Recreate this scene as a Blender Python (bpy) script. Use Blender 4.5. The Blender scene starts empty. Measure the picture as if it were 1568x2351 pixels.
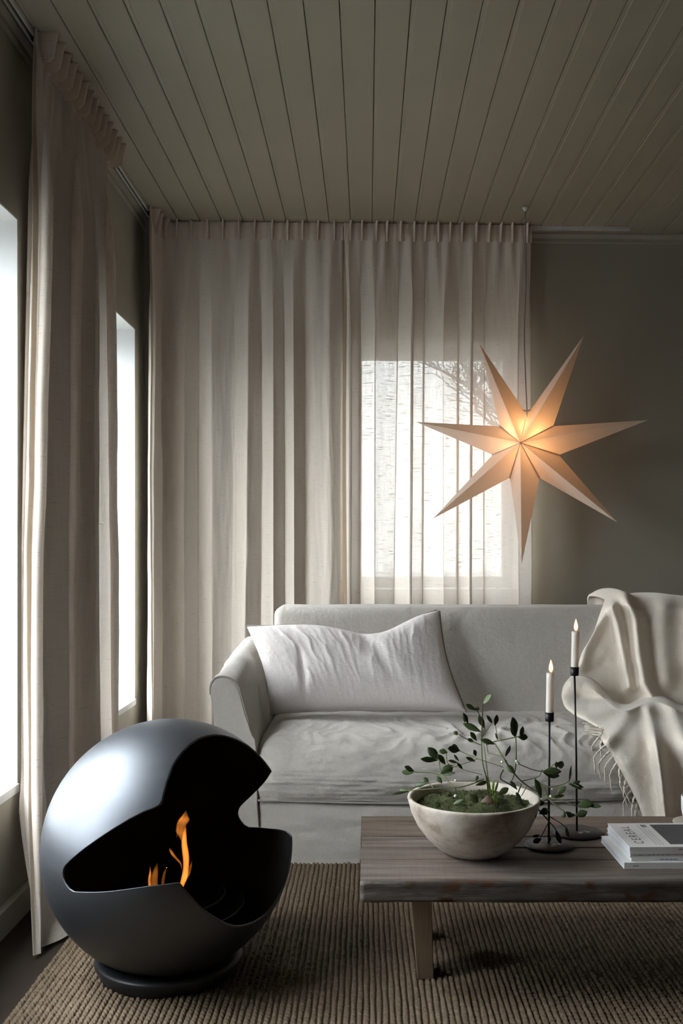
import bpy, bmesh, math, random
import numpy as np
from mathutils import Vector, Matrix, noise

# ------------------------------------------------------------------ frame
CX, CY, F, CZ = 843.0, 1254.0, 2286.0, 1.01     # principal point / focal length of the 1568x2351 frame, camera height
CEIL = 2.40
SC = bpy.context.scene
COL = SC.collection
random.seed(7)


def at(px, py, d):
    """point that stands d metres in front of the camera plane"""
    return Vector(((px - CX) * d / F, d, CZ - (py - CY) * d / F))


cam_d = bpy.data.cameras.new('camera')
cam = bpy.data.objects.new('camera', cam_d)
COL.objects.link(cam)
cam.location = (0, 0, CZ)
cam.rotation_euler = (math.pi / 2, 0, 0)
cam_d.sensor_width = 36
cam_d.sensor_fit = 'AUTO'
cam_d.lens = 36 * F / 2351
cam_d.shift_x = -(CX - 784) / 2351
cam_d.shift_y = (CY - 1175.5) / 2351
cam_d.clip_start = 0.05
cam_d.clip_end = 300
SC.camera = cam

SC.view_settings.view_transform = 'Standard'
SC.view_settings.look = 'None'
SC.view_settings.gamma = 1.0
SC.view_settings.use_curve_mapping = False
SC.view_settings.exposure = 0.2
SC.cycles.max_bounces = 6
SC.cycles.diffuse_bounces = 4
SC.cycles.glossy_bounces = 3
SC.cycles.transmission_bounces = 4
SC.cycles.volume_bounces = 0
SC.cycles.transparent_max_bounces = 12
SC.cycles.use_light_tree = False
SC.cycles.sample_clamp_indirect = 6.0

# overcast sky: brighter towards the zenith, the same all around
SKY_STRENGTH = 18.0
world = bpy.data.worlds.new('overcast_sky')
SC.world = world
world.use_nodes = True
wt = world.node_tree
wt.nodes.clear()
w_tc = wt.nodes.new('ShaderNodeTexCoord')
w_sep = wt.nodes.new('ShaderNodeSeparateXYZ')
w_map = wt.nodes.new('ShaderNodeMapRange')
w_map.inputs['From Min'].default_value = 0.0
w_map.inputs['From Max'].default_value = 1.0
w_map.inputs['To Min'].default_value = 0.55
w_map.inputs['To Max'].default_value = 1.5
w_mul = wt.nodes.new('ShaderNodeMath')
w_mul.operation = 'MULTIPLY'
w_mul.inputs[1].default_value = SKY_STRENGTH
w_bg = wt.nodes.new('ShaderNodeBackground')
w_bg.inputs['Color'].default_value = (0.915, 0.955, 1.0, 1)
w_out = wt.nodes.new('ShaderNodeOutputWorld')
wt.links.new(w_tc.outputs['Generated'], w_sep.inputs[0])
wt.links.new(w_sep.outputs['Z'], w_map.inputs['Value'])
wt.links.new(w_map.outputs[0], w_mul.inputs[0])
wt.links.new(w_mul.outputs[0], w_bg.inputs['Strength'])
wt.links.new(w_bg.outputs[0], w_out.inputs[0])

# room shell measures (metres, depth from the camera is +y)
XW = -0.95                    # left wall
XR = 2.9                      # right wall
YF = -2.0                     # wall behind the camera
SH = 0.037                    # the end wall runs slightly askew
YB = 4.406                    # end wall at x = 0
WT = 0.24                     # wall thickness


def yb(x):
    return YB + SH * x


WIN_NEAR = (1.62, 2.708, 0.345, 1.90)     # window in the left wall: y0, y1, z0, z1
WIN_FAR = (3.36, 4.075, 0.365, 1.90)
WIN_END = (-0.077, 0.677, 0.80, 1.925)    # window in the end wall: x0, x1, z0, z1


def portal(name, loc, rot, sx, sy):
    l = bpy.data.lights.new(name, 'AREA')
    l.shape = 'RECTANGLE'
    l.size, l.size_y = sx, sy
    l.cycles.is_portal = True
    o = bpy.data.objects.new(name, l)
    o.location, o.rotation_euler = loc, rot
    COL.objects.link(o)


for wn in (WIN_NEAR, WIN_FAR):
    portal('daylight_portal', (XW - WT - 0.01, (wn[0] + wn[1]) / 2, (wn[2] + wn[3]) / 2), (0, -math.pi / 2, 0),
           wn[3] - wn[2], wn[1] - wn[0])
portal('daylight_portal', ((WIN_END[0] + WIN_END[1]) / 2, YB + WT + 0.03, (WIN_END[2] + WIN_END[3]) / 2),
       (-math.pi / 2, 0, math.atan(SH)), WIN_END[1] - WIN_END[0], WIN_END[3] - WIN_END[2])

# ------------------------------------------------------------------ node helpers


class NT:
    def __init__(s, name):
        s.m = bpy.data.materials.new(name)
        s.m.use_nodes = True
        s.t = s.m.node_tree
        s.t.nodes.clear()
        s.out = s.t.nodes.new('ShaderNodeOutputMaterial')

    def n(s, kind, props=None, **inp):
        nd = s.t.nodes.new('ShaderNode' + kind)
        for k, v in (props or {}).items():
            setattr(nd, k, v)
        for k, v in inp.items():
            key = int(k[1:]) if k[0] == 'i' and k[1:].isdigit() else k.replace('_', ' ')
            s.set(nd.inputs[key], v)
        return nd

    def set(s, sock, v):
        if isinstance(v, bpy.types.NodeSocket):
            s.t.links.new(v, sock)
        elif isinstance(v, bpy.types.Node):
            s.t.links.new(v.outputs[0], sock)
        else:
            if isinstance(v, (tuple, list)) and len(v) == 3 and sock.type == 'RGBA':
                v = (*v, 1)
            sock.default_value = v

    def surface(s, v):
        s.set(s.out.inputs['Surface'], v)
        return s.m

    def coord(s, out='Object', scale=(1, 1, 1), rot=(0, 0, 0)):
        tc = s.n('TexCoord')
        mp = s.n('Mapping')
        mp.inputs['Scale'].default_value = scale
        mp.inputs['Rotation'].default_value = rot
        s.t.links.new(tc.outputs[out], mp.inputs['Vector'])
        return mp.outputs[0]

    def noise(s, vec, scale=5.0, detail=4.0, rough=0.55):
        nd = s.n('TexNoise', None, Vector=vec, Scale=scale, Detail=detail, Roughness=rough)
        return nd.outputs['Fac']

    def ramp(s, fac, stops):
        nd = s.n('ValToRGB', None, Fac=fac)
        cr = nd.color_ramp
        while len(cr.elements) < len(stops):
            cr.elements.new(0.5)
        for e, (p, c) in zip(cr.elements, stops):
            e.position = p
            e.color = (*c, 1) if len(c) == 3 else c
        return nd.outputs[0]

    def mixc(s, fac, a, b, mode='MIX'):
        nd = s.n('MixRGB', {'blend_type': mode}, Fac=fac, Color1=a, Color2=b)
        return nd.outputs[0]

    def bump(s, h, strength=0.3, dist=0.01):
        return s.n('Bump', None, Height=h, Strength=strength, Distance=dist).outputs[0]

    def pbr(s, color, rough=0.6, metal=0.0, normal=None, **kw):
        b = s.n('BsdfPrincipled', None, Base_Color=color, Roughness=rough, Metallic=metal)
        if normal is not None:
            s.set(b.inputs['Normal'], normal)
        for k, v in kw.items():
            s.set(b.inputs[k.replace('_', ' ')], v)
        return s.surface(b)


M = {}


def simple(key, color, rough=0.6, metal=0.0, nscale=20.0, var=0.06, bump=0.0, **kw):
    t = NT(key)
    v = t.coord()
    f = t.noise(v, nscale)
    lo = tuple(c * (1 - var) for c in color)
    hi = tuple(min(1, c * (1 + var)) for c in color)
    nrm = t.bump(t.noise(v, nscale * 6), bump, 0.004) if bump else None
    M[key] = t.pbr(t.mixc(f, lo, hi), rough, metal, nrm, **kw)


# painted surfaces
simple('wall_paint', (0.325, 0.300, 0.248), 0.75, nscale=3, var=0.05, bump=0.05)
simple('ceiling_paint', (0.285, 0.252, 0.193), 0.55, nscale=4, var=0.06)
simple('trim_paint', (0.40, 0.385, 0.34), 0.5, nscale=6, var=0.04)
simple('reveal_paint', (0.72, 0.73, 0.73), 0.6, nscale=5, var=0.03)
simple('window_paint', (0.78, 0.76, 0.72), 0.45, nscale=5, var=0.03)
simple('groove_dark', (0.03, 0.028, 0.024), 0.9)
simple('floor_wood', (0.034, 0.025, 0.019), 0.85, nscale=5, var=0.2, Specular_IOR_Level=0.12)
simple('rail_white', (0.62, 0.62, 0.60), 0.35, metal=0.2)
simple('black_plastic', (0.015, 0.014, 0.013), 0.5)
simple('dark_glossy_ground', (0.06, 0.06, 0.055), 0.22, nscale=0.4, var=0.15)  # outdoors: dark with gloss, tone chosen to cut upward bounce
simple('bark', (0.055, 0.045, 0.04), 0.9, nscale=8, var=0.3)
simple('facade', (0.5, 0.48, 0.44), 0.8)
simple('cord_grey', (0.22, 0.2, 0.18), 0.7)
simple('black_metal', (0.012, 0.012, 0.013), 0.42, metal=0.4, nscale=60, var=0.3)
simple('soot_black', (0.004, 0.0038, 0.0036), 0.8)
simple('base_black', (0.02, 0.021, 0.024), 0.45)
simple('burner_steel', (0.02, 0.02, 0.021), 0.38, metal=0.8)
simple('moss', (0.050, 0.060, 0.016), 0.95, nscale=60, var=0.5, bump=0.6)
simple('stem_green', (0.085, 0.10, 0.03), 0.6, nscale=30, var=0.3)
simple('shoot_green', (0.22, 0.33, 0.04), 0.5, nscale=40, var=0.25)
simple('berry_white', (0.75, 0.73, 0.62), 0.35, Subsurface_Weight=0.3)
simple('bulb_skin', (0.16, 0.10, 0.065), 0.8, nscale=50, var=0.5, bump=0.5)
simple('paper_white', (0.84, 0.83, 0.82), 0.6, nscale=8, var=0.03)
simple('paper_grey', (0.74, 0.71, 0.69), 0.55, nscale=8, var=0.03)
simple('page_edge', (0.60, 0.62, 0.68), 0.8, nscale=90, var=0.08)
simple('ink', (0.05, 0.05, 0.055), 0.6)
simple('ink_blue', (0.10, 0.09, 0.22), 0.6)
simple('ink_grey', (0.22, 0.21, 0.20), 0.6)
simple('print_dark', (0.075, 0.072, 0.080), 0.5, nscale=7, var=0.1)
simple('ceramic_white', (0.80, 0.83, 0.86), 0.2)
simple('saucer_beige', (0.42, 0.37, 0.31), 0.5)
simple('wick', (0.01, 0.009, 0.008), 0.9)
simple('white_paint_drip', (0.5, 0.5, 0.5), 0.7, nscale=80, var=0.3)

# jute
t = NT('jute')
v = t.coord()
f1 = t.noise(v, 9, 5)
f2 = t.noise(t.coord(scale=(1, 0.35, 1)), 260, 3)
c = t.mixc(f1, (0.135, 0.092, 0.054), (0.28, 0.208, 0.136))
c = t.mixc(t.ramp(t.noise(v, 75, 2), [(0.35, (0, 0, 0)), (0.65, (1, 1, 1))]), t.mixc(0.45, c, (0.07, 0.045, 0.025)), c)
c = t.mixc(f2, t.mixc(0.55, c, (0.05, 0.03, 0.015)), c)
M['jute'] = t.pbr(c, 0.85, 0, t.bump(f2, 0.5, 0.002))

# linen for upholstery
def linen(key, ca, cb, wr=0.25, weave=420.0):
    t = NT(key)
    v = t.coord()
    f1 = t.noise(v, 3.5, 4)
    fw = t.noise(t.coord(scale=(1, 1, 0.12)), weave, 2)
    fh = t.noise(t.coord(scale=(0.12, 0.12, 1)), weave, 2)
    wv = t.n('Math', {'operation': 'ADD'}, i0=fw, i1=fh).outputs[0]
    c = t.mixc(f1, ca, cb)
    c = t.mixc(t.n('Math', {'operation': 'MULTIPLY'}, i0=wv, i1=0.35).outputs[0], c, tuple(x * 0.62 for x in ca))
    f3 = t.noise(v, 22, 6, 0.62)
    h = t.n('Math', {'operation': 'MULTIPLY_ADD'}, i0=wv, i1=0.12, i2=f3).outputs[0]
    M[key] = t.pbr(c, 0.9, 0, t.bump(h, wr, 0.012), Sheen_Weight=0.15, Sheen_Roughness=0.5)


linen('sofa_linen', (0.545, 0.505, 0.46), (0.665, 0.62, 0.57), 0.5)
linen('pillow_linen', (0.80, 0.735, 0.71), (0.91, 0.85, 0.83), 0.38)
linen('seam_linen', (0.34, 0.32, 0.29), (0.42, 0.395, 0.355), 0.2)

# wool throw
t = NT('wool')
v = t.coord()
c = t.mixc(t.noise(v, 18, 6, 0.7), (0.80, 0.70, 0.59), (0.95, 0.87, 0.77))
h = t.noise(v, 170, 4, 0.7)
M['wool'] = t.pbr(c, 0.95, 0, t.bump(h, 0.45, 0.006), Sheen_Weight=0.5, Sheen_Roughness=0.4)


def curtain_mat(key, ca, cb, see, trans, slub=1.0):
    """thin linen: part open weave, part light passing through, part surface"""
    t = NT(key)
    tc = t.n('TexCoord')

    def uvmap(sx, sy):
        mp = t.n('Mapping')
        mp.inputs['Scale'].default_value = (sx, sy, 1)
        t.t.links.new(tc.outputs['UV'], mp.inputs['Vector'])
        return mp.outputs[0]
    vert = t.noise(uvmap(380, 7), 1.0, 3)
    hori = t.noise(uvmap(14, 330), 1.0, 3)
    slubs = t.ramp(t.noise(uvmap(26, 210), 1.0, 2), [(0.60, (0, 0, 0)), (0.72, (1, 1, 1))])
    wv = t.n('Math', {'operation': 'ADD'}, i0=vert, i1=hori).outputs[0]          # about 1.0 on average
    big = t.noise(uvmap(6, 1.5), 1.0, 3)
    col = t.mixc(big, ca, cb)
    col = t.mixc(t.n('Math', {'operation': 'MULTIPLY'}, i0=slubs, i1=0.30 * slub).outputs[0], col, (0.20, 0.165, 0.13))
    opening = t.n('MapRange', None, Value=wv, From_Min=0.65, From_Max=1.35, To_Min=see * 0.35, To_Max=see * 1.65).outputs[0]
    opening = t.n('Math', {'operation': 'MULTIPLY_ADD'}, i0=slubs, i1=-0.12 * slub, i2=opening).outputs[0]
    opening = t.n('Clamp', None, Value=opening).outputs[0]
    dif = t.n('BsdfDiffuse', None, Color=col, Roughness=0.8, Normal=t.bump(wv, 0.25, 0.002))
    trl = t.n('BsdfTranslucent', None, Color=col)
    mx = t.n('MixShader', None, i0=trans, i1=dif, i2=trl)
    tr = t.n('BsdfTransparent', None, Color=(1.0, 0.985, 0.96, 1))
    M[key] = t.surface(t.n('MixShader', None, i0=opening, i1=mx, i2=tr))


curtain_mat('curtain_linen', (0.765, 0.70, 0.63), (0.845, 0.78, 0.71), 0.044, 0.11)
curtain_mat('curtain_linen_lit', (0.755, 0.69, 0.625), (0.835, 0.77, 0.705), 0.10, 0.30, 1.3)  # brighter copy of the same linen: extra see-through stands in for light
curtain_mat('curtain_heading', (0.80, 0.71, 0.63), (0.88, 0.79, 0.71), 0.02, 0.18)
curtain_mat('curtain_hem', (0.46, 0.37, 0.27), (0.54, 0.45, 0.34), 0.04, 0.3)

# glass pane: thin sheet that lets daylight through
t = NT('window_glass')
M['window_glass'] = t.surface(t.n('MixShader', None, i0=0.05, i1=t.n('BsdfTransparent', None, Color=(0.97, 0.985, 0.98, 1)),
                                  i2=t.n('BsdfGlossy', None, Color=(1, 1, 1, 1), Roughness=0.02)))

# burnished steel of the fireplace globe
t = NT('globe_steel')
v = t.coord(scale=(1, 1, 9))
f = t.noise(v, 7, 6, 0.6)
g = t.noise(t.coord(), 4, 4)
M['globe_steel'] = t.pbr(t.mixc(g, (0.085, 0.091, 0.103), (0.122, 0.129, 0.142)),
                         t.n('MapRange', None, Value=f, To_Min=0.40, To_Max=0.52).outputs[0], 0.9)

# star paper
t = NT('star_paper')
fb = t.noise(t.coord(scale=(1, 6, 1)), 160, 3)
pc = t.mixc(t.noise(t.coord(), 30, 4), (0.78, 0.70, 0.63), (0.86, 0.78, 0.71))
d_ = t.n('BsdfDiffuse', None, Color=pc, Normal=t.bump(fb, 0.25, 0.003))
l_ = t.n('BsdfTranslucent', None, Color=t.mixc(0.6, pc, (0.85, 0.60, 0.38)))
M['star_paper'] = t.surface(t.n('MixShader', None, i0=0.42, i1=d_, i2=l_))
simple('star_seam', (0.52, 0.42, 0.36), 0.8)

t = NT('bulb_glow')
M['bulb_glow'] = t.surface(t.n('Emission', None, Color=(1.0, 0.62, 0.28, 1), Strength=6.0))

t = NT('candle_flame')
v = t.coord('Generated')
sp = t.n('SeparateXYZ', None, Vector=v)
col = t.ramp(sp.outputs['Z'], [(0.0, (0.8, 0.30, 0.08)), (0.25, (1.0, 0.62, 0.28)), (0.65, (1.0, 0.72, 0.38)), (1.0, (1.0, 0.42, 0.12))])
M['candle_flame'] = t.surface(t.n('Emission', None, Color=col, Strength=3.2))

t = NT('candle_wax')
M['candle_wax'] = t.surface(t.n('MixShader', None, i0=0.35, i1=t.n('BsdfPrincipled', None, Base_Color=(0.88, 0.84, 0.81, 1), Roughness=0.4), i2=t.n('BsdfTranslucent', None, Color=(0.95, 0.80, 0.66, 1))))


def fire_volume(key, strength):
    t = NT(key)
    e = t.n('Emission', None, Color=(1.0, 0.30, 0.042, 1), Strength=strength)
    t.set(t.out.inputs['Volume'], e)
    M[key] = t.m


fire_volume('fire_bright', 120.0)
fire_volume('flame_halo', 26.0)
fire_volume('fire_faint', 20.0)

# weathered table boards
def old_wood(key, ca, cb, cc, sc=(1.2, 14, 14)):
    t = NT(key)
    v = t.coord('Object', scale=sc)
    f = t.noise(v, 3.0, 8, 0.65)
    g = t.noise(t.coord(scale=(1, 3, 3)), 2.2, 4)
    col = t.ramp(f, [(0.28, cc), (0.46, ca), (0.70, cb)])
    col = t.mixc(t.ramp(g, [(0.42, (0, 0, 0)), (0.66, (0.75, 0.75, 0.75))]), col, (0.15, 0.10, 0.07))
    saw = t.noise(t.coord(scale=(60, 2, 2)), 3.0, 2)
    col = t.mixc(0.14, col, saw, 'OVERLAY')
    M[key] = t.pbr(col, 0.72, 0, t.bump(f, 0.5, 0.004))


old_wood('table_wood', (0.118, 0.094, 0.080), (0.215, 0.183, 0.163), (0.048, 0.034, 0.026))
old_wood('table_wood_brown', (0.105, 0.075, 0.055), (0.18, 0.138, 0.108), (0.05, 0.033, 0.023))
old_wood('leg_wood', (0.19, 0.125, 0.075), (0.25, 0.175, 0.11), (0.12, 0.075, 0.042), (10, 10, 1.0))
t = NT('table_edge_wood')
v = t.coord(scale=(1.4, 10, 10))
f = t.noise(v, 3.2, 8, 0.68)
col = t.ramp(f, [(0.3, (0.035, 0.024, 0.018)), (0.5, (0.11, 0.09, 0.077)), (0.70, (0.30, 0.27, 0.245))])
spots = t.ramp(t.noise(t.coord(scale=(1, 1, 1.6)), 14, 2), [(0.57, (0, 0, 0)), (0.66, (1, 1, 1))])
col = t.mixc(spots, col, (0.085, 0.036, 0.014))
M['table_edge_wood'] = t.pbr(col, 0.75, 0, t.bump(f, 0.6, 0.006))

# whitewashed clay bowl
t = NT('clay')
v = t.coord()
f = t.noise(v, 12, 6, 0.62)
col = t.ramp(f, [(0.32, (0.29, 0.225, 0.17)), (0.47, (0.47, 0.405, 0.34)), (0.66, (0.63, 0.57, 0.505))])
st = t.ramp(t.noise(t.coord(scale=(1, 1, 3)), 26, 4), [(0.58, (0, 0, 0)), (0.74, (0.7, 0.7, 0.7))])
col = t.mixc(st, col, (0.25, 0.19, 0.14))
M['clay'] = t.pbr(col, 0.85, 0, t.bump(t.noise(v, 60, 5), 0.25, 0.004))

# leaves
t = NT('mistletoe_leaf')
v = t.coord()
oi = t.n('ObjectInfo')
col = t.mixc(oi.outputs['Random'], (0.030, 0.050, 0.016), (0.11, 0.155, 0.060))
dd = t.n('BsdfPrincipled', None, Base_Color=col, Roughness=0.42)
tl = t.n('BsdfTranslucent', None, Color=t.mixc(0.3, col, (0.2, 0.3, 0.05)))
M['mistletoe_leaf'] = t.surface(t.n('MixShader', None, i0=0.18, i1=dd, i2=tl))

# ------------------------------------------------------------------ mesh helpers


def tag(o, label=None, cat=None, group=None, kind=None):
    if label:
        o['label'] = label
    if cat:
        o['category'] = cat
    if group:
        o['group'] = group
    if kind:
        o['kind'] = kind
    return o


def thing(name, label, cat, loc=(0, 0, 0), group=None, kind=None):
    e = bpy.data.objects.new(name, None)
    e.empty_display_size = 0.05
    e.location = loc
    COL.objects.link(e)
    return tag(e, label, cat, group, kind)


def adopt(o, parent):
    if parent is not None:
        o.parent = parent
        # parts are modelled in room coordinates, so a part itself stands at the origin
        o.matrix_parent_inverse = Matrix.Translation(-Vector(parent.location))


def link(name, me, mat, parent=None, smooth=True):
    o = bpy.data.objects.new(name, me)
    COL.objects.link(o)
    if mat is not None and not me.materials:
        me.materials.append(M[mat] if isinstance(mat, str) else mat)
    if smooth and len(me.polygons):
        me.polygons.foreach_set('use_smooth', [True] * len(me.polygons))
    adopt(o, parent)
    return o


def pyd(name, verts, faces, mat, parent=None, smooth=True):
    me = bpy.data.meshes.new(name)
    me.from_pydata([tuple(v) for v in verts], [], faces)
    me.update()
    return link(name, me, mat, parent, smooth)


def grid_faces(nu, nv, cu=False):
    fs = []
    for j in range(nv - 1):
        for i in range(nu - 1 + (1 if cu else 0)):
            a = j * nu + i
            b = j * nu + (i + 1) % nu
            fs.append((a, b, b + nu, a + nu))
    return fs


def grid(name, P, mat, parent=None, cu=False, uv=None, smooth=True):
    """P[nv][nu] of points"""
    P = np.asarray(P, dtype=np.float64)
    nv, nu = P.shape[:2]
    o = pyd(name, P.reshape(-1, 3).tolist(), grid_faces(nu, nv, cu), mat, parent, smooth)
    if uv is not None:
        l = o.data.uv_layers.new(name='UVMap')
        idx = np.empty(len(o.data.loops), dtype=np.int32)
        o.data.loops.foreach_get('vertex_index', idx)
        l.data.foreach_set('uv', np.asarray(uv, dtype=np.float32).reshape(-1, 2)[idx].ravel())
    return o


class MB:
    def __init__(s):
        s.v, s.f = [], []

    def add(s, vs, fs):
        b = len(s.v)
        s.v += [tuple(v) for v in vs]
        s.f += [tuple(i + b for i in q) for q in fs]
        return s

    def box(s, x0, x1, y0, y1, z0, z1, warp=None):
        vs = [(x, y, z) for z in (z0, z1) for y in (y0, y1) for x in (x0, x1)]
        if warp:
            vs = [warp(*v) for v in vs]
        return s.add(vs, [(0, 2, 3, 1), (4, 5, 7, 6), (0, 1, 5, 4), (2, 6, 7, 3), (0, 4, 6, 2), (1, 3, 7, 5)])

    def tube(s, pts, rad, n=8, cap=True):
        pts = [Vector(p) for p in pts]
        if not isinstance(rad, (list, tuple)):
            rad = [rad] * len(pts)
        vs, fs = [], []
        ref = Vector((0.31, 0.17, 0.93)).normalized()
        for i, p in enumerate(pts):
            d = (pts[min(i + 1, len(pts) - 1)] - pts[max(i - 1, 0)])
            if d.length < 1e-9:
                d = Vector((0, 0, 1))
            d.normalize()
            a = d.cross(ref)
            if a.length < 1e-3:
                a = d.cross(Vector((1, 0, 0)))
            a.normalize()
            b = d.cross(a)
            for k in range(n):
                th = 2 * math.pi * k / n
                vs.append(p + (a * math.cos(th) + b * math.sin(th)) * rad[i])
        for i in range(len(pts) - 1):
            for k in range(n):
                fs.append((i * n + k, i * n + (k + 1) % n, (i + 1) * n + (k + 1) % n, (i + 1) * n + k))
        if cap:
            fs.append(tuple(range(n - 1, -1, -1)))
            fs.append(tuple((len(pts) - 1) * n + k for k in range(n)))
        return s.add(vs, fs)

    def lathe(s, prof, c=(0, 0, 0), n=48, close=False):
        vs, fs = [], []
        for r, z in prof:
            for k in range(n):
                th = 2 * math.pi * k / n
                vs.append((c[0] + r * math.cos(th), c[1] + r * math.sin(th), c[2] + z))
        m = len(prof)
        for i in range(m - 1 + (1 if close else 0)):
            j = (i + 1) % m
            for k in range(n):
                fs.append((i * n + k, i * n + (k + 1) % n, j * n + (k + 1) % n, j * n + k))
        return s.add(vs, fs)

    def build(s, name, mat, parent=None, smooth=False):
        return pyd(name, s.v, s.f, mat, parent, smooth)


def bevel(o, w, seg=2):
    m = o.modifiers.new('bevel', 'BEVEL')
    m.width, m.segments = w, seg
    m.limit_method = 'ANGLE'
    return o


def solid(o, th, off=0.0):
    m = o.modifiers.new('solidify', 'SOLIDIFY')
    m.thickness, m.offset = th, off
    return o


def sub(o, lv=1):
    m = o.modifiers.new('subsurf', 'SUBSURF')
    m.levels = m.render_levels = lv
    return o


def ns(x, y, z=0.0):
    return noise.noise(Vector((x, y, z)))


def fbm(x, y, z=0.0, o=4):
    return noise.fractal(Vector((x, y, z)), 0.9, 2.0, o)


def interp(x, pts):
    xs = [p[0] for p in pts]
    ys = [p[1] for p in pts]
    return float(np.interp(x, xs, ys))


def smooth_path(pts, n):
    """Catmull-Rom resample"""
    pts = [Vector(p) for p in pts]
    out = []
    m = len(pts) - 1
    for k in range(n):
        t = k / (n - 1) * m
        i = min(int(t), m - 1)
        u = t - i
        p0, p1, p2, p3 = pts[max(i - 1, 0)], pts[i], pts[i + 1], pts[min(i + 2, m)]
        out.append(0.5 * ((2 * p1) + (p2 - p0) * u + (2 * p0 - 5 * p1 + 4 * p2 - p3) * u * u + (3 * p1 - p0 - 3 * p2 + p3) * u ** 3))
    return out


# ------------------------------------------------------------------ room shell
def struct(o):
    o['kind'] = 'structure'
    return o


def shear(x, y, z):
    return (x, y + SH * x, z)


struct(MB().box(XW - WT, XR + WT, YF - WT, YB + 0.5, -0.06, 0.0).build('floor', 'floor_wood'))

# left wall with two deep window openings
m = MB()
xs0, xs1 = XW - WT, XW
yy = [YF, WIN_NEAR[0], WIN_NEAR[1], WIN_FAR[0], WIN_FAR[1], YB + 0.16]
m.box(xs0, xs1, yy[0], yy[1], 0, CEIL + 0.06)
m.box(xs0, xs1, yy[2], yy[3], 0, CEIL + 0.06)
m.box(xs0, xs1, yy[4], yy[5], 0, CEIL + 0.06)
for wn in (WIN_NEAR, WIN_FAR):
    m.box(xs0, xs1, wn[0], wn[1], 0, wn[2])
    m.box(xs0, xs1, wn[0], wn[1], wn[3], CEIL + 0.06)
struct(m.build('wall_left', 'wall_paint'))
# end wall with one opening
m = MB()
m.box(XW - WT, WIN_END[0], YB, YB + WT, 0, CEIL + 0.06, shear)
m.box(WIN_END[1], XR + WT, YB, YB + WT, 0, CEIL + 0.06, shear)
m.box(WIN_END[0], WIN_END[1], YB, YB + WT, 0, WIN_END[2], shear)
m.box(WIN_END[0], WIN_END[1], YB, YB + WT, WIN_END[3], CEIL + 0.06, shear)
struct(m.build('wall_back', 'wall_paint'))
struct(MB().box(XR, XR + WT, YF, YB + 0.12, 0, CEIL + 0.06).build('wall_right', 'wall_paint'))
struct(MB().box(XW - WT, XR + WT, YF - WT, YF, 0, CEIL + 0.06).build('wall_front', 'wall_paint'))

# ceiling of tongue-and-groove boards, each one its own piece
ceil = struct(MB().box(XW - WT, XR + WT, YF - WT, YB + 0.5, CEIL + 0.012, CEIL + 0.06).build('ceiling', 'groove_dark'))
BW = 0.0919
prof = [(0.0008, 0.013), (0.0008, 0.0030), (0.0022, 0.0014), (0.0125, 0.0014), (0.0142, 0.0), (BW - 0.0022, 0.0), (BW - 0.0008, 0.0018), (BW - 0.0008, 0.013)]
vs, fs = [], []
L0, L1 = YF, YB + 0.13
for y in (L0, L1):
    vs += [(x, y, z) for x, z in prof]
k = len(prof)
for i in range(k):
    j = (i + 1) % k
    fs.append((i, j, j + k, i + k))
fs += [tuple(range(k)), tuple(range(2 * k - 1, k - 1, -1))]
bme = bpy.data.meshes.new('ceiling_board')
bme.from_pydata(vs, [], fs)
bme.materials.append(M['ceiling_paint'])
g0 = 0.0205 - 11 * BW
for i in range(43):
    x = g0 + i * BW
    if x > XR + 0.02:
        break
    o = link('ceiling_board', bme, None, ceil, smooth=False)
    o.location = (x, 0, CEIL + random.uniform(-0.0004, 0.0004))

# cornices and baseboards
cor = [(0.0, 0.0), (0.0, -0.042), (0.006, -0.042), (0.010, -0.036), (0.010, -0.022), (0.022, -0.006), (0.022, 0.0)]


def run(name, prof, a, b, inward, mat):
    """profile (out from wall, z) swept from a to b"""
    vs = []
    for p in (a, b):
        for o_, z in prof:
            vs.append((p[0] + inward[0] * o_, p[1] + inward[1] * o_, p[2] + z))
    k = len(prof)
    fs = [(i, (i + 1) % k, (i + 1) % k + k, i + k) for i in range(k)] + [tuple(range(k)), tuple(range(2 * k - 1, k - 1, -1))]
    return struct(pyd(name, vs, fs, mat, None, False))


run('trim_1', cor, (XW, YF, CEIL), (XW, yb(XW), CEIL), (1, 0), 'wall_paint')
run('trim_2', cor, (XW, yb(XW), CEIL), (XR, yb(XR), CEIL), (0, -1), 'wall_paint')
bas = [(0.0, 0.0), (0.0, 0.075), (0.009, 0.075), (0.014, 0.068), (0.014, 0.0)]
run('baseboard_left', bas, (XW, YF, 0), (XW, yb(XW), 0), (1, 0), 'trim_paint')
run('baseboard_back', bas, (XW, yb(XW), 0), (XR, yb(XR), 0), (0, -1), 'trim_paint')
run('baseboard_right', bas, (XR, YF, 0), (XR, yb(XR), 0), (-1, 0), 'trim_paint')


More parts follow.
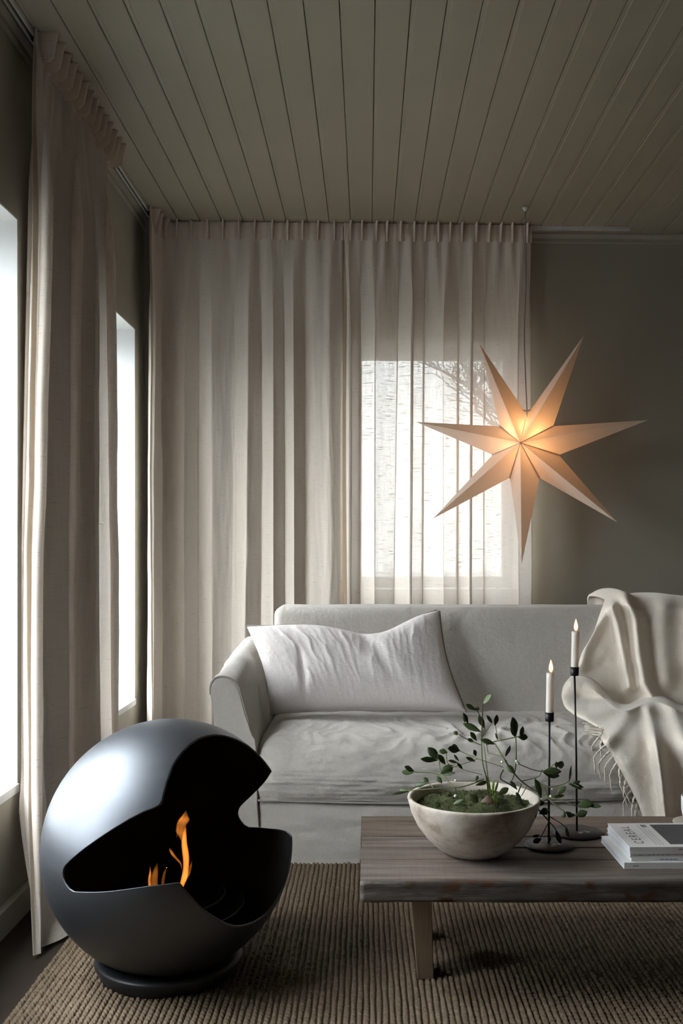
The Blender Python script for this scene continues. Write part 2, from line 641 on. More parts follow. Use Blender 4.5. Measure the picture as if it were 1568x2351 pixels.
def window_left(n, wn, mull):
    y0, y1, z0, z1 = wn
    fr0, fr1 = XW - WT, XW - WT + 0.05
    w = struct(thing('window_%d' % n, None, None, (XW - WT, (y0 + y1) / 2, z0)))
    # painted lining of the reveal
    lin = MB()
    e = 0.004
    lin.box(fr1, XW - 0.0005, y1 - e, y1, z0, z1)
    lin.box(fr1, XW - 0.0005, y0, y0 + e, z0, z1)
    lin.box(fr1, XW - 0.0005, y0 + e, y1 - e, z1 - e, z1)
    lin.build('reveal_lining', 'reveal_paint', w)
    MB().box(fr1, XW + 0.004, y0, y1, z0 - 0.002, z0 + 0.02).build('window_sill', 'reveal_paint', w)
    f = MB()
    b = 0.055
    f.box(fr0, fr1, y0, y0 + b, z0, z1)
    f.box(fr0, fr1, y1 - b, y1, z0, z1)
    f.box(fr0, fr1, y0 + b, y1 - b, z0, z0 + b)
    f.box(fr0, fr1, y0 + b, y1 - b, z1 - b, z1)
    for k in range(1, mull):
        yc = y0 + (y1 - y0) * k / mull
        f.box(fr0, fr1, yc - b / 2, yc + b / 2, z0 + b, z1 - b)
    f.build('window_frame', 'window_paint', w)
    for k in range(mull):
        ya = y0 + (y1 - y0) * k / mull + b * 0.5
        yc = y0 + (y1 - y0) * (k + 1) / mull - b * 0.5
        MB().box(fr0 + 0.02, fr0 + 0.024, ya, yc, z0 + b * 0.6, z1 - b * 0.6).build('pane', 'window_glass', w)


window_left(1, WIN_NEAR, 2)
window_left(2, WIN_FAR, 1)
# end window
x0, x1, z0, z1 = WIN_END
w = struct(thing('window_3', None, None, ((x0 + x1) / 2, YB + WT, z0)))
lin = MB()
lin.box(x0, x0 + 0.004, YB + 0.0005, YB + WT - 0.05, z0, z1, shear)
lin.box(x1 - 0.004, x1, YB + 0.0005, YB + WT - 0.05, z0, z1, shear)
lin.box(x0, x1, YB + 0.0005, YB + WT - 0.05, z1 - 0.004, z1, shear)
lin.build('reveal_lining', 'reveal_paint', w)
MB().box(x0, x1, YB - 0.012, YB + WT - 0.05, z0 - 0.002, z0 + 0.02, shear).build('window_sill', 'reveal_paint', w)
f = MB()
b = 0.05
fy0, fy1 = YB + WT - 0.05, YB + WT
f.box(x0, x0 + b, fy0, fy1, z0, z1, shear)
f.box(x1 - b, x1, fy0, fy1, z0, z1, shear)
f.box(x0 + b, x1 - b, fy0, fy1, z0, z0 + b + 0.02, shear)
f.box(x0 + b, x1 - b, fy0, fy1, z1 - b, z1, shear)
f.build('window_frame', 'window_paint', w)
MB().box(x0 + 0.02, x1 - 0.02, fy0 + 0.02, fy0 + 0.024, z0 + 0.03, z1 - 0.02, shear).build('pane', 'window_glass', w)

# outdoors: ground kept dark and glossy to limit bounce light, and bare trees
ground = MB()
ground.box(-60, XW - WT - 0.01, -60, 60, -0.65, -0.55)
ground.box(XW - WT - 0.01, 60, YB + 0.6, 60, -0.65, -0.55)
struct(ground.build('ground', 'dark_glossy_ground'))


def bare_tree(label, loc, h, seed):
    rnd = random.Random(seed)
    e = thing('bare_tree', label, 'tree', loc, 'bare trees outside the end window')
    br = MB()

    def grow(p, d, ln, r, lv):
        pts = [p]
        q, dd = p.copy(), d.copy()
        steps = 4
        for i in range(steps):
            dd = (dd + Vector((rnd.uniform(-.22, .22), rnd.uniform(-.22, .22), rnd.uniform(-.05, .16)))).normalized()
            q = q + dd * ln / steps
            pts.append(q.copy())
            if lv > 0 and i > 0:
                for _ in range(2 if lv > 1 else 3):
                    a = Vector((rnd.uniform(-1, 1), rnd.uniform(-1, 1), rnd.uniform(-.25, .7)))
                    grow(q, (dd * 0.6 + a * 0.8).normalized(), ln * rnd.uniform(.42, .62), r * 0.5, lv - 1)
        br.tube(pts, [r * (1 - .55 * i / steps) for i in range(steps + 1)], 5 if r > 0.02 else 3, False)

    base = Vector(loc)
    tr = MB()
    top = base + Vector((0.1, 0, h * 0.42))
    tr.tube([base, base + Vector((0.04, 0.02, h * 0.2)), top], [h * .022, h * .018, h * .014], 8)
    tr.build('trunk', 'bark', e, True)
    for _ in range(6):
        a = rnd.uniform(0, 6.28)
        grow(top - Vector((0, 0, rnd.uniform(0, h * .12))), Vector((math.cos(a) * .7, math.sin(a) * .7, rnd.uniform(.35, 1))).normalized(), h * .42, h * .009, 3)
    br.build('branches', 'bark', e)


bare_tree('tall bare tree seen through the left half of the curtained window', (-3.6, 34.0, -0.55), 12.5, 3)
bare_tree('smaller bare tree farther off behind the right half of the curtained window', (8.2, 44.0, -0.55), 13.0, 11)

# ------------------------------------------------------------------ curtain rails
def rail(label, a, b, name='curtain_rail'):
    a, b = Vector(a), Vector(b)
    e = thing(name, label, 'curtain rail', (a + b) / 2)
    d = (b - a).normalized()
    s = Vector((d.y, -d.x, 0))
    up = Vector((0, 0, 1))

    def bar(o0, o1, z0, z1, nm, mat):
        vs = []
        for z in (z0, z1):
            for p, o_ in ((a, o0), (a, o1), (b, o0), (b, o1)):
                vs.append(p + s * o_ + up * z)
        return pyd(nm, vs, [(0, 1, 3, 2), (4, 6, 7, 5), (0, 4, 5, 1), (2, 3, 7, 6), (0, 2, 6, 4), (1, 5, 7, 3)], mat, e, False)
    bar(-0.011, -0.004, -0.013, -0.0005, 'side_flange', 'rail_white')
    bar(0.004, 0.011, -0.013, -0.0005, 'side_flange', 'rail_white')
    bar(-0.004, 0.004, -0.006, -0.0005, 'slot', 'groove_dark')


RX = -0.892


def ry(x):                        # rail in front of the end wall
    return 4.285 + SH * x


rail('slim white ceiling rail carrying the curtain by the left wall', (RX - 0.016, YF + 0.1, CEIL), (RX - 0.016, 4.17, CEIL))
rail('slim white ceiling rail carrying the curtains of the end wall', (RX + 0.05, ry(RX + 0.05) + 0.016, CEIL), (1.145, ry(1.145) + 0.016, CEIL))


# ------------------------------------------------------------------ curtains
def curtain(label, path, zbot_fn, n_pleat, lam, amp, over, seed, pleat_out, pleat_h, nu=420, nz=90, post=None, group=None, tilt=0.3, jit=0.006, cloth='curtain_linen'):
    """path: rail line; folds stand off along the room-side normal"""
    rnd = random.Random(seed)
    pts = smooth_path([(p[0], p[1], 0) for p in path], 400)
    acc = [0.0]
    for i in range(1, 400):
        acc.append(acc[-1] + (pts[i] - pts[i - 1]).length)
    L = acc[-1]
    px = np.array([p.x for p in pts])
    py_ = np.array([p.y for p in pts])

    def frame(s):
        x = float(np.interp(s, acc, px))
        y = float(np.interp(s, acc, py_))
        e = 0.01
        s0, s1 = max(s - e, 0), min(s + e, L)
        tx = float(np.interp(s1, acc, px) - np.interp(s0, acc, px))
        ty = float(np.interp(s1, acc, py_) - np.interp(s0, acc, py_))
        l = math.hypot(tx, ty)
        return x, y, tx / l, ty / l
    ztop = CEIL - 0.004
    e = thing('linen_curtain', label, 'curtain', (path[len(path) // 2][0], path[len(path) // 2][1], 0.0), group)
    o1 = rnd.uniform(0, 50)
    P = np.zeros((nz, nu, 3))
    UV = np.zeros((nz, nu, 2))
    fr = [frame(L * i / (nu - 1)) for i in range(nu)]
    for j in range(nz):
        v = j / (nz - 1)
        for i in range(nu):
            s = L * i / (nu - 1)
            x, y, tx, ty = fr[i]
            nx, ny = ty, -tx
            zb = zbot_fn(s / L)
            z = ztop + (zb - ztop) * (v ** 0.9)
            drop = ztop - z
            ramp = min(1.0, max(0.0, (drop - 0.05) / 0.45))
            ramp = ramp * ramp * (3 - 2 * ramp)
            w = s / lam + 0.55 * ns(s * 5.5 + o1, 1.7, drop * 0.10) + 0.10 * ns(s * 9 + o1, 5.1, drop * 0.5)
            ph = 2 * math.pi * w
            am = amp * (0.75 + 0.6 * abs(ns(s * 6.0 + o1, 9.3, drop * 0.15))) * (0.30 + 0.70 * ramp)
            a2 = amp * 0.35 * ns(s * 3.0 + o1, 3.3, drop * 0.12) * (0.3 + drop * 0.45)
            # tight little folds leaving the heading tape
            small = 0.006 * math.sin(2 * math.pi * s / L * n_pleat) * math.exp(-max(drop - 0.07, 0) / 0.25)
            n_off = am * math.sin(ph) + a2 + small + 0.0035 * fbm(s * 22 + o1, drop * 2.2, 0.0, 3)
            t_off = over * ramp * math.sin(2 * ph)
            if drop < 0.075:
                k = drop / 0.075
                n_off *= 0.25 + 0.75 * k * k
                t_off = 0
            q = Vector((x + nx * n_off + tx * t_off, y + ny * n_off + ty * t_off, z))
            if post:
                q = post(q, s / L, drop, z)
            P[j, i] = q
            UV[j, i] = (s * 1.7, z)
    fab = grid('fabric', P, cloth, e, uv=UV)
    # folded side hems lying on the fabric edges
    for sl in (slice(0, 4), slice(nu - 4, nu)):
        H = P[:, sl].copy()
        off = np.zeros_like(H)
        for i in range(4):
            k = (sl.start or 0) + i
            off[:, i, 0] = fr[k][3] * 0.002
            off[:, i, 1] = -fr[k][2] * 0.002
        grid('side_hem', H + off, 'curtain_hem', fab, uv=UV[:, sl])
    # heading tape
    T = np.zeros((3, nu, 3))
    TU = np.zeros((3, nu, 2))
    for j in range(3):
        for i in range(nu):
            x, y, tx, ty = fr[i]
            s = L * i / (nu - 1)
            n_off = 0.004 + 0.0022 * math.sin(2 * math.pi * s / L * n_pleat * 2)
            q = Vector((x + ty * n_off, y - tx * n_off, ztop + 0.002 - 0.074 * j / 2))
            if post:
                q = post(q, s / L, 0.0, q.z)
            T[j, i] = q
            TU[j, i] = (s * 1.7, q.z)
    tape = grid('heading_tape', T, 'curtain_heading', e, uv=TU)
    # pinch pleats and gliders
    for k in range(n_pleat):
        s = L * (k + 0.5) / n_pleat + rnd.uniform(-1, 1) * jit
        s = min(max(s, 0.008), L - 0.008)
        x, y, tx, ty = frame(s)
        nx, ny = ty, -tx
        sk = rnd.uniform(-1, 1) * tilt
        R = []
        RU = []
        for j in range(7):
            v = j / 6
            out = pleat_out[0] + (pleat_out[1] - pleat_out[0]) * v ** 0.8
            if j == 6:
                out *= 0.7
            z = ztop + 0.003 - pleat_h * v
            row = []
            ru = []
            for c in range(9):
                a = c / 8
                prof_n = out * math.sin(math.pi * a) ** 0.45
                half = (0.0075 - 0.0025 * v) * (1 - 2 * a) * (0.55 + 0.45 * math.sin(math.pi * a))
                half += sk * prof_n * (0.5 - v) * 0.5
                row.append((x + nx * (0.003 + prof_n) + tx * half, y + ny * (0.003 + prof_n) + ty * half, z))
                ru.append((a * 0.03 + s, z))
            R.append(row)
            RU.append(ru)
        grid('pleat', R, 'curtain_heading', tape, uv=RU)
        g = MB()
        gx, gy = x - nx * 0.010, y - ny * 0.010
        g.box(gx - 0.006, gx + 0.006, gy - 0.005, gy + 0.005, CEIL - 0.022, CEIL - 0.012)
        g.build('glider', 'black_plastic', e)
    return e


def left_post(q, u, drop, z):
    # lower down the cloth hangs closer to the wall at its near end and trails on the floor
    k = min(1.0, drop / 1.4)
    q.y += (-0.09 * (1 - u) + 0.01 * u) * k
    q.x += -0.020 * (1 - u) * k
    q.x += 0.018 * k
    if z < 0.42:
        m_ = ((0.42 - z) / 0.42) ** 1.8
        tx_ = interp(u, [(0, -0.815), (0.3, -0.755), (0.6, -0.76), (1, -0.82)])
        ty_ = interp(u, [(0, 2.415), (0.3, 2.54), (0.6, 2.85), (1, 3.42)])
        q.x += (tx_ + 0.25 * (q.x - RX) - q.x) * m_
        q.y += (ty_ - q.y) * m_ * 0.95
    if q.x < XW + 0.018:
        q.x = XW + 0.018
    return q


curtain('narrow gathered linen curtain hanging between the two windows of the left wall',
        [(RX, 2.665), (RX, 3.0), (RX, 3.27), (RX, 3.47)], lambda u: 0.010, 14, 0.20, 0.052, 0.034, 5,
        (0.058, 0.040), 0.080, nu=560, post=left_post, tilt=0.0, jit=0.0, cloth='curtain_linen_lit')

XS = -0.105


def corner_post(q, u, drop, z):
    if u < 0.14:
        q.y -= 0.07 * min(1.0, drop / 1.2) * (1 - u / 0.14) ** 1.5
    return q


curtain('wide linen curtain turning the room corner left of the sofa',
        [(RX + 0.004, 4.06), (RX + 0.008, 4.18), (RX + 0.06, ry(RX + 0.06)), (-0.62, ry(-0.62)), (-0.35, ry(-0.35)), (XS, ry(XS))],
        lambda u: 0.012, 14, 0.118, 0.023, 0.006, 21, (0.040, 0.014), 0.080, nu=520, post=corner_post, group='linen curtains of the end wall')
curtain('sheer linen curtain hanging in front of the bright end window',
        [(XS + 0.004, ry(XS) - 0.004), (0.2, ry(0.2)), (0.45, ry(0.45)), (0.712, ry(0.712))],
        lambda u: 0.012, 15, 0.135, 0.024, 0.017, 33, (0.040, 0.014), 0.080, nu=520, group='linen curtains of the end wall')

# ------------------------------------------------------------------ jute rug
rug = thing('jute_rug', 'chunky natural jute rug under the coffee table and the fireplace', 'rug', (0.3, 2.5, 0.0))
RX0, RX1, RY0, RY1 = -0.765, 1.30, 1.60, 3.34
MB().box(RX0, RX1, RY0, RY1, 0.0005, 0.004).build('backing', 'jute', rug)
row_w, bump_l = 0.0140, 0.0150
nr = int((RX1 - RX0) / row_w)
nb = int((RY1 - RY0) / bump_l)
ku, kv = 6, 6
nu_, nv_ = nr * ku + 1, nb * kv + 1
U, V = np.meshgrid(np.arange(nu_) / ku, np.arange(nv_) / kv)
rng = np.random.default_rng(4)
rowi = np.minimum(U.astype(int), nr - 1)
ph_r = rng.random(nr)[rowi]
amp_r = (0.8 + 0.4 * rng.random(nr))[rowi]
fu = U - np.floor(U)
ridge = np.abs(np.sin(np.pi * U)) ** 0.75
side = np.where(fu < 0.5, 1.0, -1.0)
vv = V + ph_r + 0.60 * fu + 0.16 * np.sin(V * 0.23 + ph_r * 9)
strand = np.abs(np.sin(np.pi * vv)) ** 0.9
knot = (0.75 + 0.5 * rng.random((nb + 4, nr)))[np.clip(np.floor(vv).astype(int), 0, nb + 3), rowi]
Z = 0.0030 + ridge ** 0.4 * 0.0018 + ridge ** 0.5 * 0.0072 * strand * amp_r * knot
lump = np.sin(U * 0.13 + 1) * np.sin(V * 0.09) * 0.0004
Z = Z + lump + rng.normal(0, 0.00028, Z.shape)
Xg = RX0 + U * row_w + 0.0008 * np.sin(V * 0.5 + np.floor(U + 0.5) * 2.1) + 0.0008 * np.sin(V * 0.11 + U * 0.05)
Yg = RY0 + V * bump_l
vs = np.stack([Xg, Yg, Z], -1).reshape(-1, 3).astype(np.float32)
ii, jj = np.meshgrid(np.arange(nu_ - 1), np.arange(nv_ - 1))
a = (jj * nu_ + ii).ravel()
fc = np.stack([a, a + 1, a + 1 + nu_, a + nu_], 1).astype(np.int32)
me = bpy.data.meshes.new('weave')
me.vertices.add(len(vs))
me.vertices.foreach_set('co', vs.ravel())
me.loops.add(fc.size)
me.loops.foreach_set('vertex_index', fc.ravel())
me.polygons.add(len(fc))
me.polygons.foreach_set('loop_start', np.arange(0, fc.size, 4, dtype=np.int32))
me.update(calc_edges=True)
o = bpy.data.objects.new('weave', me)
COL.objects.link(o)
me.materials.append(M['jute'])
me.polygons.foreach_set('use_smooth', np.ones(len(fc), dtype=bool))
adopt(o, rug)
tag(o, kind='stuff')

# ------------------------------------------------------------------ sofa
SF = 3.147                          # front of the sofa
SX0, SX1 = -0.345, 1.62             # seat between the arms
sofa = thing('sofa', 'pale grey linen slipcovered sofa with sloping arms', 'sofa', (0.6, SF + 0.4, 0.0))
SEAT_Z = 0.402


def seat_profile(k):
    """k 0..1: from the back of the seat, over the rounded front edge, down to the hem"""
    pts = [(3.80, SEAT_Z - 0.012), (3.60, SEAT_Z + 0.002), (3.40, SEAT_Z + 0.006), (3.27, SEAT_Z + 0.003), (3.20, SEAT_Z - 0.006), (3.155, SEAT_Z - 0.028),
           (3.128, SEAT_Z - 0.065), (3.118, SEAT_Z - 0.11), (3.122, SEAT_Z - 0.15), (3.136, SEAT_Z - 0.185), (3.146, SEAT_Z - 0.197)]
    n = len(pts) - 1
    t_ = k * n
    i = min(int(t_), n - 1)
    u = t_ - i
    p0, p1, p2, p3 = pts[max(i - 1, 0)], pts[i], pts[i + 1], pts[min(i + 2, n)]
    cr = lambda c: 0.5 * (2 * p1[c] + (p2[c] - p0[c]) * u + (2 * p0[c] - 5 * p1[c] + 4 * p2[c] - p3[c]) * u * u + (3 * p1[c] - p0[c] - 3 * p2[c] + p3[c]) * u ** 3)
    return cr(0), cr(1)


nu_, nv_ = 260, 90
P = np.zeros((nv_, nu_, 3))
for j in range(nv_):
    k = j / (nv_ - 1)
    y, z = seat_profile(k)
    y2, z2 = seat_profile(min(k + 0.01, 1))
    y1_, z1_ = seat_profile(max(k - 0.01, 0))
    tl = math.hypot(y2 - y1_, z2 - z1_) or 1
    ny, nz_ = (z2 - z1_) / tl, -(y2 - y1_) / tl
    for i in range(nu_):
        x = SX0 + (SX1 - SX0) * i / (nu_ - 1)
        edge = min(i, nu_ - 1 - i) / 10.0
        ed = min(1.0, edge)
        top = max(0.0, 1 - abs(k - 0.33) / 0.3)
        wr = abs(ns(x * 16 + 2.5 * ns(x * 3, k * 6, 4), k * 5.0, 2.0))
        wr = (1 - wr) ** 6 * top * (0.35 + 0.65 * min(1, max(0, (x - 0.0) * 3)))
        h = 0.017 * wr + 0.0055 * fbm(x * 7, k * 9, 1.0, 4) + 0.006 * ns(x * 2.2, k * 3.0, 8.0)
        # cross creases of the front face
        fr_ = max(0.0, 1 - abs(k - 0.78) / 0.2)
        h += 0.006 * fr_ * (1 - abs(ns(x * 2.2, k * 26 + 1.2 * ns(x * 1.5, 1, 1), 5.0))) ** 5
        hem = 0.010 * k ** 6 * math.sin(x * 3.1 + 1.0)
        rnd_ = -0.028 * (1 - ed) ** 2
        P[j, i] = (x, y + (h + rnd_) * (-abs(ny) if k > 0.3 else 0) * 1.0, z + (h + rnd_) * abs(nz_) - hem)
seat = grid('seat', P, 'sofa_linen', sofa)
# skirt below the seat
nu2, nv2 = 200, 34
P = np.zeros((nv2, nu2, 3))
for j in range(nv2):
    v = j / (nv2 - 1)
    z = 0.214 + (0.006 - 0.214) * v
    for i in range(nu2):
        x = SX0 + 0.004 + (SX1 - SX0 - 0.008) * i / (nu2 - 1)
        h = 0.006 * fbm(x * 2.6, v * 2.0, 3.0, 3) * (0.3 + v) + 0.0022 * fbm(x * 14, v * 8, 6.0, 3)
        h += 0.008 * math.exp(-((v - 0.22 - 0.1 * ns(x * 2, 0, 2)) / 0.07) ** 2) * max(0, ns(x * 2.4 + 3.0, 4, 1))
        P[j, i] = (x, SF + 0.008 - 0.012 * v - h, z)
grid('skirt', P, 'sofa_linen', sofa)
# hem welt along the seam
pts = [(SX0 + (SX1 - SX0) * i / 60, SF - 0.003 - 0.002 * ns(i * .4, 0, 0), 0.207 - 0.010 * math.sin((SX0 + (SX1 - SX0) * i / 60) * 3.1 + 1.0)) for i in range(61)]
MB().tube(pts, 0.0035, 6).build('seam', 'seam_linen', seat, True)


def rbox(name, x0, x1, y0, y1, z0, z1, r, mat, parent, fn=None, cuts=26):
    bm = bmesh.new()
    bmesh.ops.create_cube(bm, size=1.0)
    for v in bm.verts:
        v.co = Vector(((x0 + x1) / 2 + v.co.x * (x1 - x0), (y0 + y1) / 2 + v.co.y * (y1 - y0), (z0 + z1) / 2 + v.co.z * (z1 - z0)))
    bmesh.ops.bevel(bm, geom=bm.edges[:], offset=r, segments=4, affect='EDGES', profile=0.5)
    ed = [e for e in bm.edges if e.calc_length() > r * 2.2]
    bmesh.ops.subdivide_edges(bm, edges=ed, cuts=cuts, use_grid_fill=True)
    if fn:
        for v in bm.verts:
            v.co = fn(v.co)
    me = bpy.data.meshes.new(name)
    bm.to_mesh(me)
    bm.free()
    return link(name, me, mat, parent)


def back_fn(c):
    t_ = (c.z - 0.36) / 0.42
    y = c.y + 0.075 * t_
    y -= 0.006 * fbm(c.x * 3, c.z * 4, c.y * 3, 3) + 0.010 * math.sin(math.pi * max(0, min(1, t_))) * (1 if c.y < 3.8 else 0)
    return Vector((c.x + 0.004 * ns(c.x * 3, c.z * 7, 1), y, c.z + 0.003 * ns(c.x * 5, c.y * 5, 2)))


rbox('backrest', -0.352, 1.63, 3.685, 3.915, 0.05, 0.779, 0.032, 'sofa_linen', sofa, back_fn, 20)


def arm(name, sgn, xin):
    """sloping arm; profile in x (0 = seat side, growing outwards) and z"""
    prof = [(-0.004, 0.004), (-0.002, 0.20), (0.004, 0.375), (0.022, 0.44), (0.037, 0.485), (0.050, 0.535), (0.058, 0.562), (0.072, 0.582), (0.094, 0.594),
            (0.118, 0.596), (0.136, 0.590), (0.147, 0.574), (0.148, 0.552), (0.143, 0.52), (0.138, 0.47), (0.136, 0.38), (0.137, 0.20), (0.139, 0.004)]
    sp = smooth_path([(p[0], 0, p[1]) for p in prof], 54)
    ys = [SF - 0.006, SF - 0.001] + [SF + 0.01 + 0.78 * i / 40 for i in range(41)]
    P = np.zeros((len(ys), 54, 3))
    for j, y in enumerate(ys):
        t_ = (y - SF) / 0.8
        for i, p in enumerate(sp):
            sc = 0.975 if j == 0 else 1.0
            xo = 0.068 + (p.x - 0.068) * sc
            z = p.z * sc if j == 0 and p.z > 0.4 else p.z
            if p.z > 0.40:
                z += (p.z - 0.40) / 0.2 * 0.062 * t_ * (1 if t_ > 0 else 0)
            w_ = 0.0038 * fbm(y * 7 + sgn, p.z * 7, p.x * 6, 3) + 0.003 * (1 - abs(ns(p.z * 12, y * 14, 3))) ** 5
            P[j, i] = (xin - sgn * (xo + w_) if sgn > 0 else xin - sgn * (xo + w_), y, z + w_)
    e = grid(name, P, 'sofa_linen', sofa)
    # front panel
    fv = [tuple(P[0, i]) for i in range(54)]
    fp = pyd('arm_front', [(v[0], v[1] - 0.001, v[2]) for v in fv], [tuple(range(54))], 'sofa_linen', e, False)
    MB().tube([(v[0], v[1] - 0.001, v[2]) for v in P[1, 10:40]], 0.0036, 6).build('piping', 'seam_linen', e, True)
    return e


arm('arm', 1, SX0)
arm('arm', -1, SX1)

# ------------------------------------------------------------------ pillow
pil = thing('pillow', 'long rumpled off-white linen pillow leaning in the sofa corner', 'pillow', tuple(at(830, 1632, 3.55)))
c00, c10, c11, c01 = at(620, 1640, 3.50), at(1070, 1634, 3.47), at(1008, 1399, 3.66), at(566, 1438, 3.60)
nu_, nv_ = 150, 80


def pillow_side(sgn):
    P = np.zeros((nv_, nu_, 3))
    up = ((c01 + c11) - (c00 + c10)).normalized()
    rt = ((c10 + c11) - (c00 + c01)).normalized()
    nrm = rt.cross(up).normalized()             # towards the camera
    if nrm.y > 0:
        nrm = -nrm
    for j in range(nv_):
        v = j / (nv_ - 1)
        for i in range(nu_):
            u = i / (nu_ - 1)
            p = (c00 * (1 - u) + c10 * u) * (1 - v) + (c01 * (1 - u) + c11 * u) * v
            # sides draw in between the corners, the top sags right of the middle
            sag = 0.060 * v ** 2 * math.exp(-((u - 0.64) / 0.20) ** 2) + 0.018 * v ** 2 * math.sin(math.pi * u)
            p = p - up * sag + up * 0.010 * (1 - v) * math.sin(math.pi * u)
            p = p + rt * (0.020 * math.sin(math.pi * v) * (1 - 2 * u) * 1.0)
            eu = max(0.0, 1 - abs(2 * u - 1) ** 3.2)
            ev = max(0.0, 1 - abs(2 * v - 1) ** 2.6)
            th = 0.098 * (eu ** 0.5) * (ev ** 0.5)
            th *= 0.86 + 0.25 * (1 - v)
            # creases running down from the sagging top edge and out of the corners
            cr = (1 - abs(ns(u * 13 + (u - 0.62) * (1 - v) * 5 + 0.35 * ns(u * 5, v * 5, 3), v * 0.9, 5.0 + sgn))) ** 7
            cr2 = (1 - abs(ns(u * 26 + (u - 0.62) * 9 * (1 - v), v * 2.6 + 0.5 * ns(u * 8, v * 6, 1), 9.0))) ** 5
            m_ = (eu * ev) ** 0.5
            th += m_ * (0.0065 * cr * (0.25 + 0.75 * v) * (0.4 + abs(ns(u * 6, v * 3, 7.0)) * 1.6) + 0.0030 * cr2 * (0.3 + 0.7 * v) + 0.012 * ns(u * 4, v * 2.2, 2.0))
            th -= m_ * 0.022 * math.exp(-((u - 0.19 - 0.04 * v) / 0.018) ** 2) * max(0, 1 - abs(v - 0.35) / 0.35)
            th -= m_ * 0.020 * math.exp(-((u - 0.72 + 0.16 * v) / 0.05) ** 2) * v
            P[j, i] = p + nrm * (th if sgn > 0 else -th * 0.55)
    return P


A = pillow_side(1)
cover = grid('pillow_cover', A, 'pillow_linen', pil)
grid('pillow_back', pillow_side(-1)[:, ::-1], 'pillow_linen', pil)
edge = [A[-1, i] for i in range(0, nu_, 3)]
MB().tube([(p[0], p[1], p[2] + 0.001) for p in edge], 0.003, 5).build('top_seam', 'seam_linen', cover, True)
edge = [A[j, -1] for j in range(0, nv_, 3)]
MB().tube([(p[0] + 0.001, p[1], p[2]) for p in edge], 0.003, 5).build('side_seam', 'seam_linen', cover, True)

# ------------------------------------------------------------------ wool throw
throw = thing('wool_throw', 'cream woollen throw with fringe draped over the sofa back and seat', 'throw', tuple(at(1480, 1640, 3.4)))


def seg_dist(px, py, line):
    best = 1e9
    for (ax, ay), (bx, by) in zip(line[:-1], line[1:]):
        dx, dy = bx - ax, by - ay
        t_ = max(0, min(1, ((px - ax) * dx + (py - ay) * dy) / (dx * dx + dy * dy)))
        best = min(best, math.hypot(px - ax - t_ * dx, py - ay - t_ * dy))
    return best


def relief(px, py, ridges):
    return sum(h * math.exp(-(seg_dist(px, py, ln) / w_) ** 2) for ln, w_, h in ridges)


def smooth_interp(pts, sig):
    xs = np.linspace(pts[0][0], pts[-1][0], 600)
    ys = np.interp(xs, [p[0] for p in pts], [p[1] for p in pts])
    st = (xs[1] - xs[0])
    r = int(3 * sig / st)
    kx = np.arange(-r, r + 1) * st
    g = np.exp(-(kx / sig) ** 2 / 2)
    g /= g.sum()
    pad = np.concatenate([2 * ys[0] - ys[r:0:-1], ys, 2 * ys[-1] - ys[-2:-r - 2:-1]])
    ys = np.convolve(pad, g, 'valid')
    return list(zip(xs, ys))


rid1 = [([(1432, 1355), (1460, 1420), (1468, 1500), (1480, 1570), (1512, 1625)], 17, 0.075),
        ([(1408, 1392), (1422, 1450), (1436, 1520), (1446, 1575)], 12, 0.050),
        ([(1398, 1398), (1372, 1440), (1345, 1490), (1332, 1530)], 15, 0.035),
        ([(1345, 1520), (1390, 1500), (1425, 1530)], 16, 0.012),
        ([(1525, 1360), (1522, 1450), (1530, 1560)], 24, 0.035),
        ([(1600, 1360), (1590, 1500)], 26, 0.04)]
top_px = smooth_interp([(1330, 1392), (1362, 1392), (1385, 1376), (1412, 1361), (1432, 1357), (1448, 1363), (1462, 1376), (1480, 1372), (1505, 1369), (1540, 1369), (1570, 1373), (1640, 1380), (1760, 1385)], 6)
left_px = smooth_interp([(1355, 1372), (1390, 1392), (1400, 1386), (1420, 1376), (1455, 1362), (1500, 1334), (1530, 1326), (1580, 1326), (1645, 1342), (1670, 1350)], 8)
nu_, nv_ = 110, 110
P = np.zeros((nv_ + 14, nu_, 3))
for j in range(nv_ + 14):
    for i in range(nu_):
        u = i / (nu_ - 1)
        if j >= 14:
            v = (j - 14) / (nv_ - 1)
        else:
            v = 0.0
        yl = 1392 + (1655 - 1392) * v
        lx = interp(yl, left_px)
        px = lx + (1760 - lx) * u ** 1.25
        ty_ = interp(px, top_px)
        py = ty_ + (1655 - ty_) * v
        rise = max(0.0, min(1.0, (py - ty_) / 28.0))
        rel = relief(px, py, rid1) * (0.25 + 0.75 * rise) + 0.004 * fbm(px * .02, py * .02, 1.0, 4)
        base = 3.752 + (3.655 - 3.752) * v
        base += 0.05 * (1 - rise) ** 2
        base -= 0.016 + rel
        q = at(px, py, base)
        if j < 14:
            k = (14 - j) / 14.0               # over the top and down behind the backrest
            q.y += 0.30 * min(1, k * 1.6)
            q.z += 0.006 * math.sin(math.pi * min(1, k * 1.6)) - 0.25 * max(0, k - 0.6)
        P[j, i] = q
o = grid('drape', P, 'wool', throw)
solid(o, 0.009, 1)

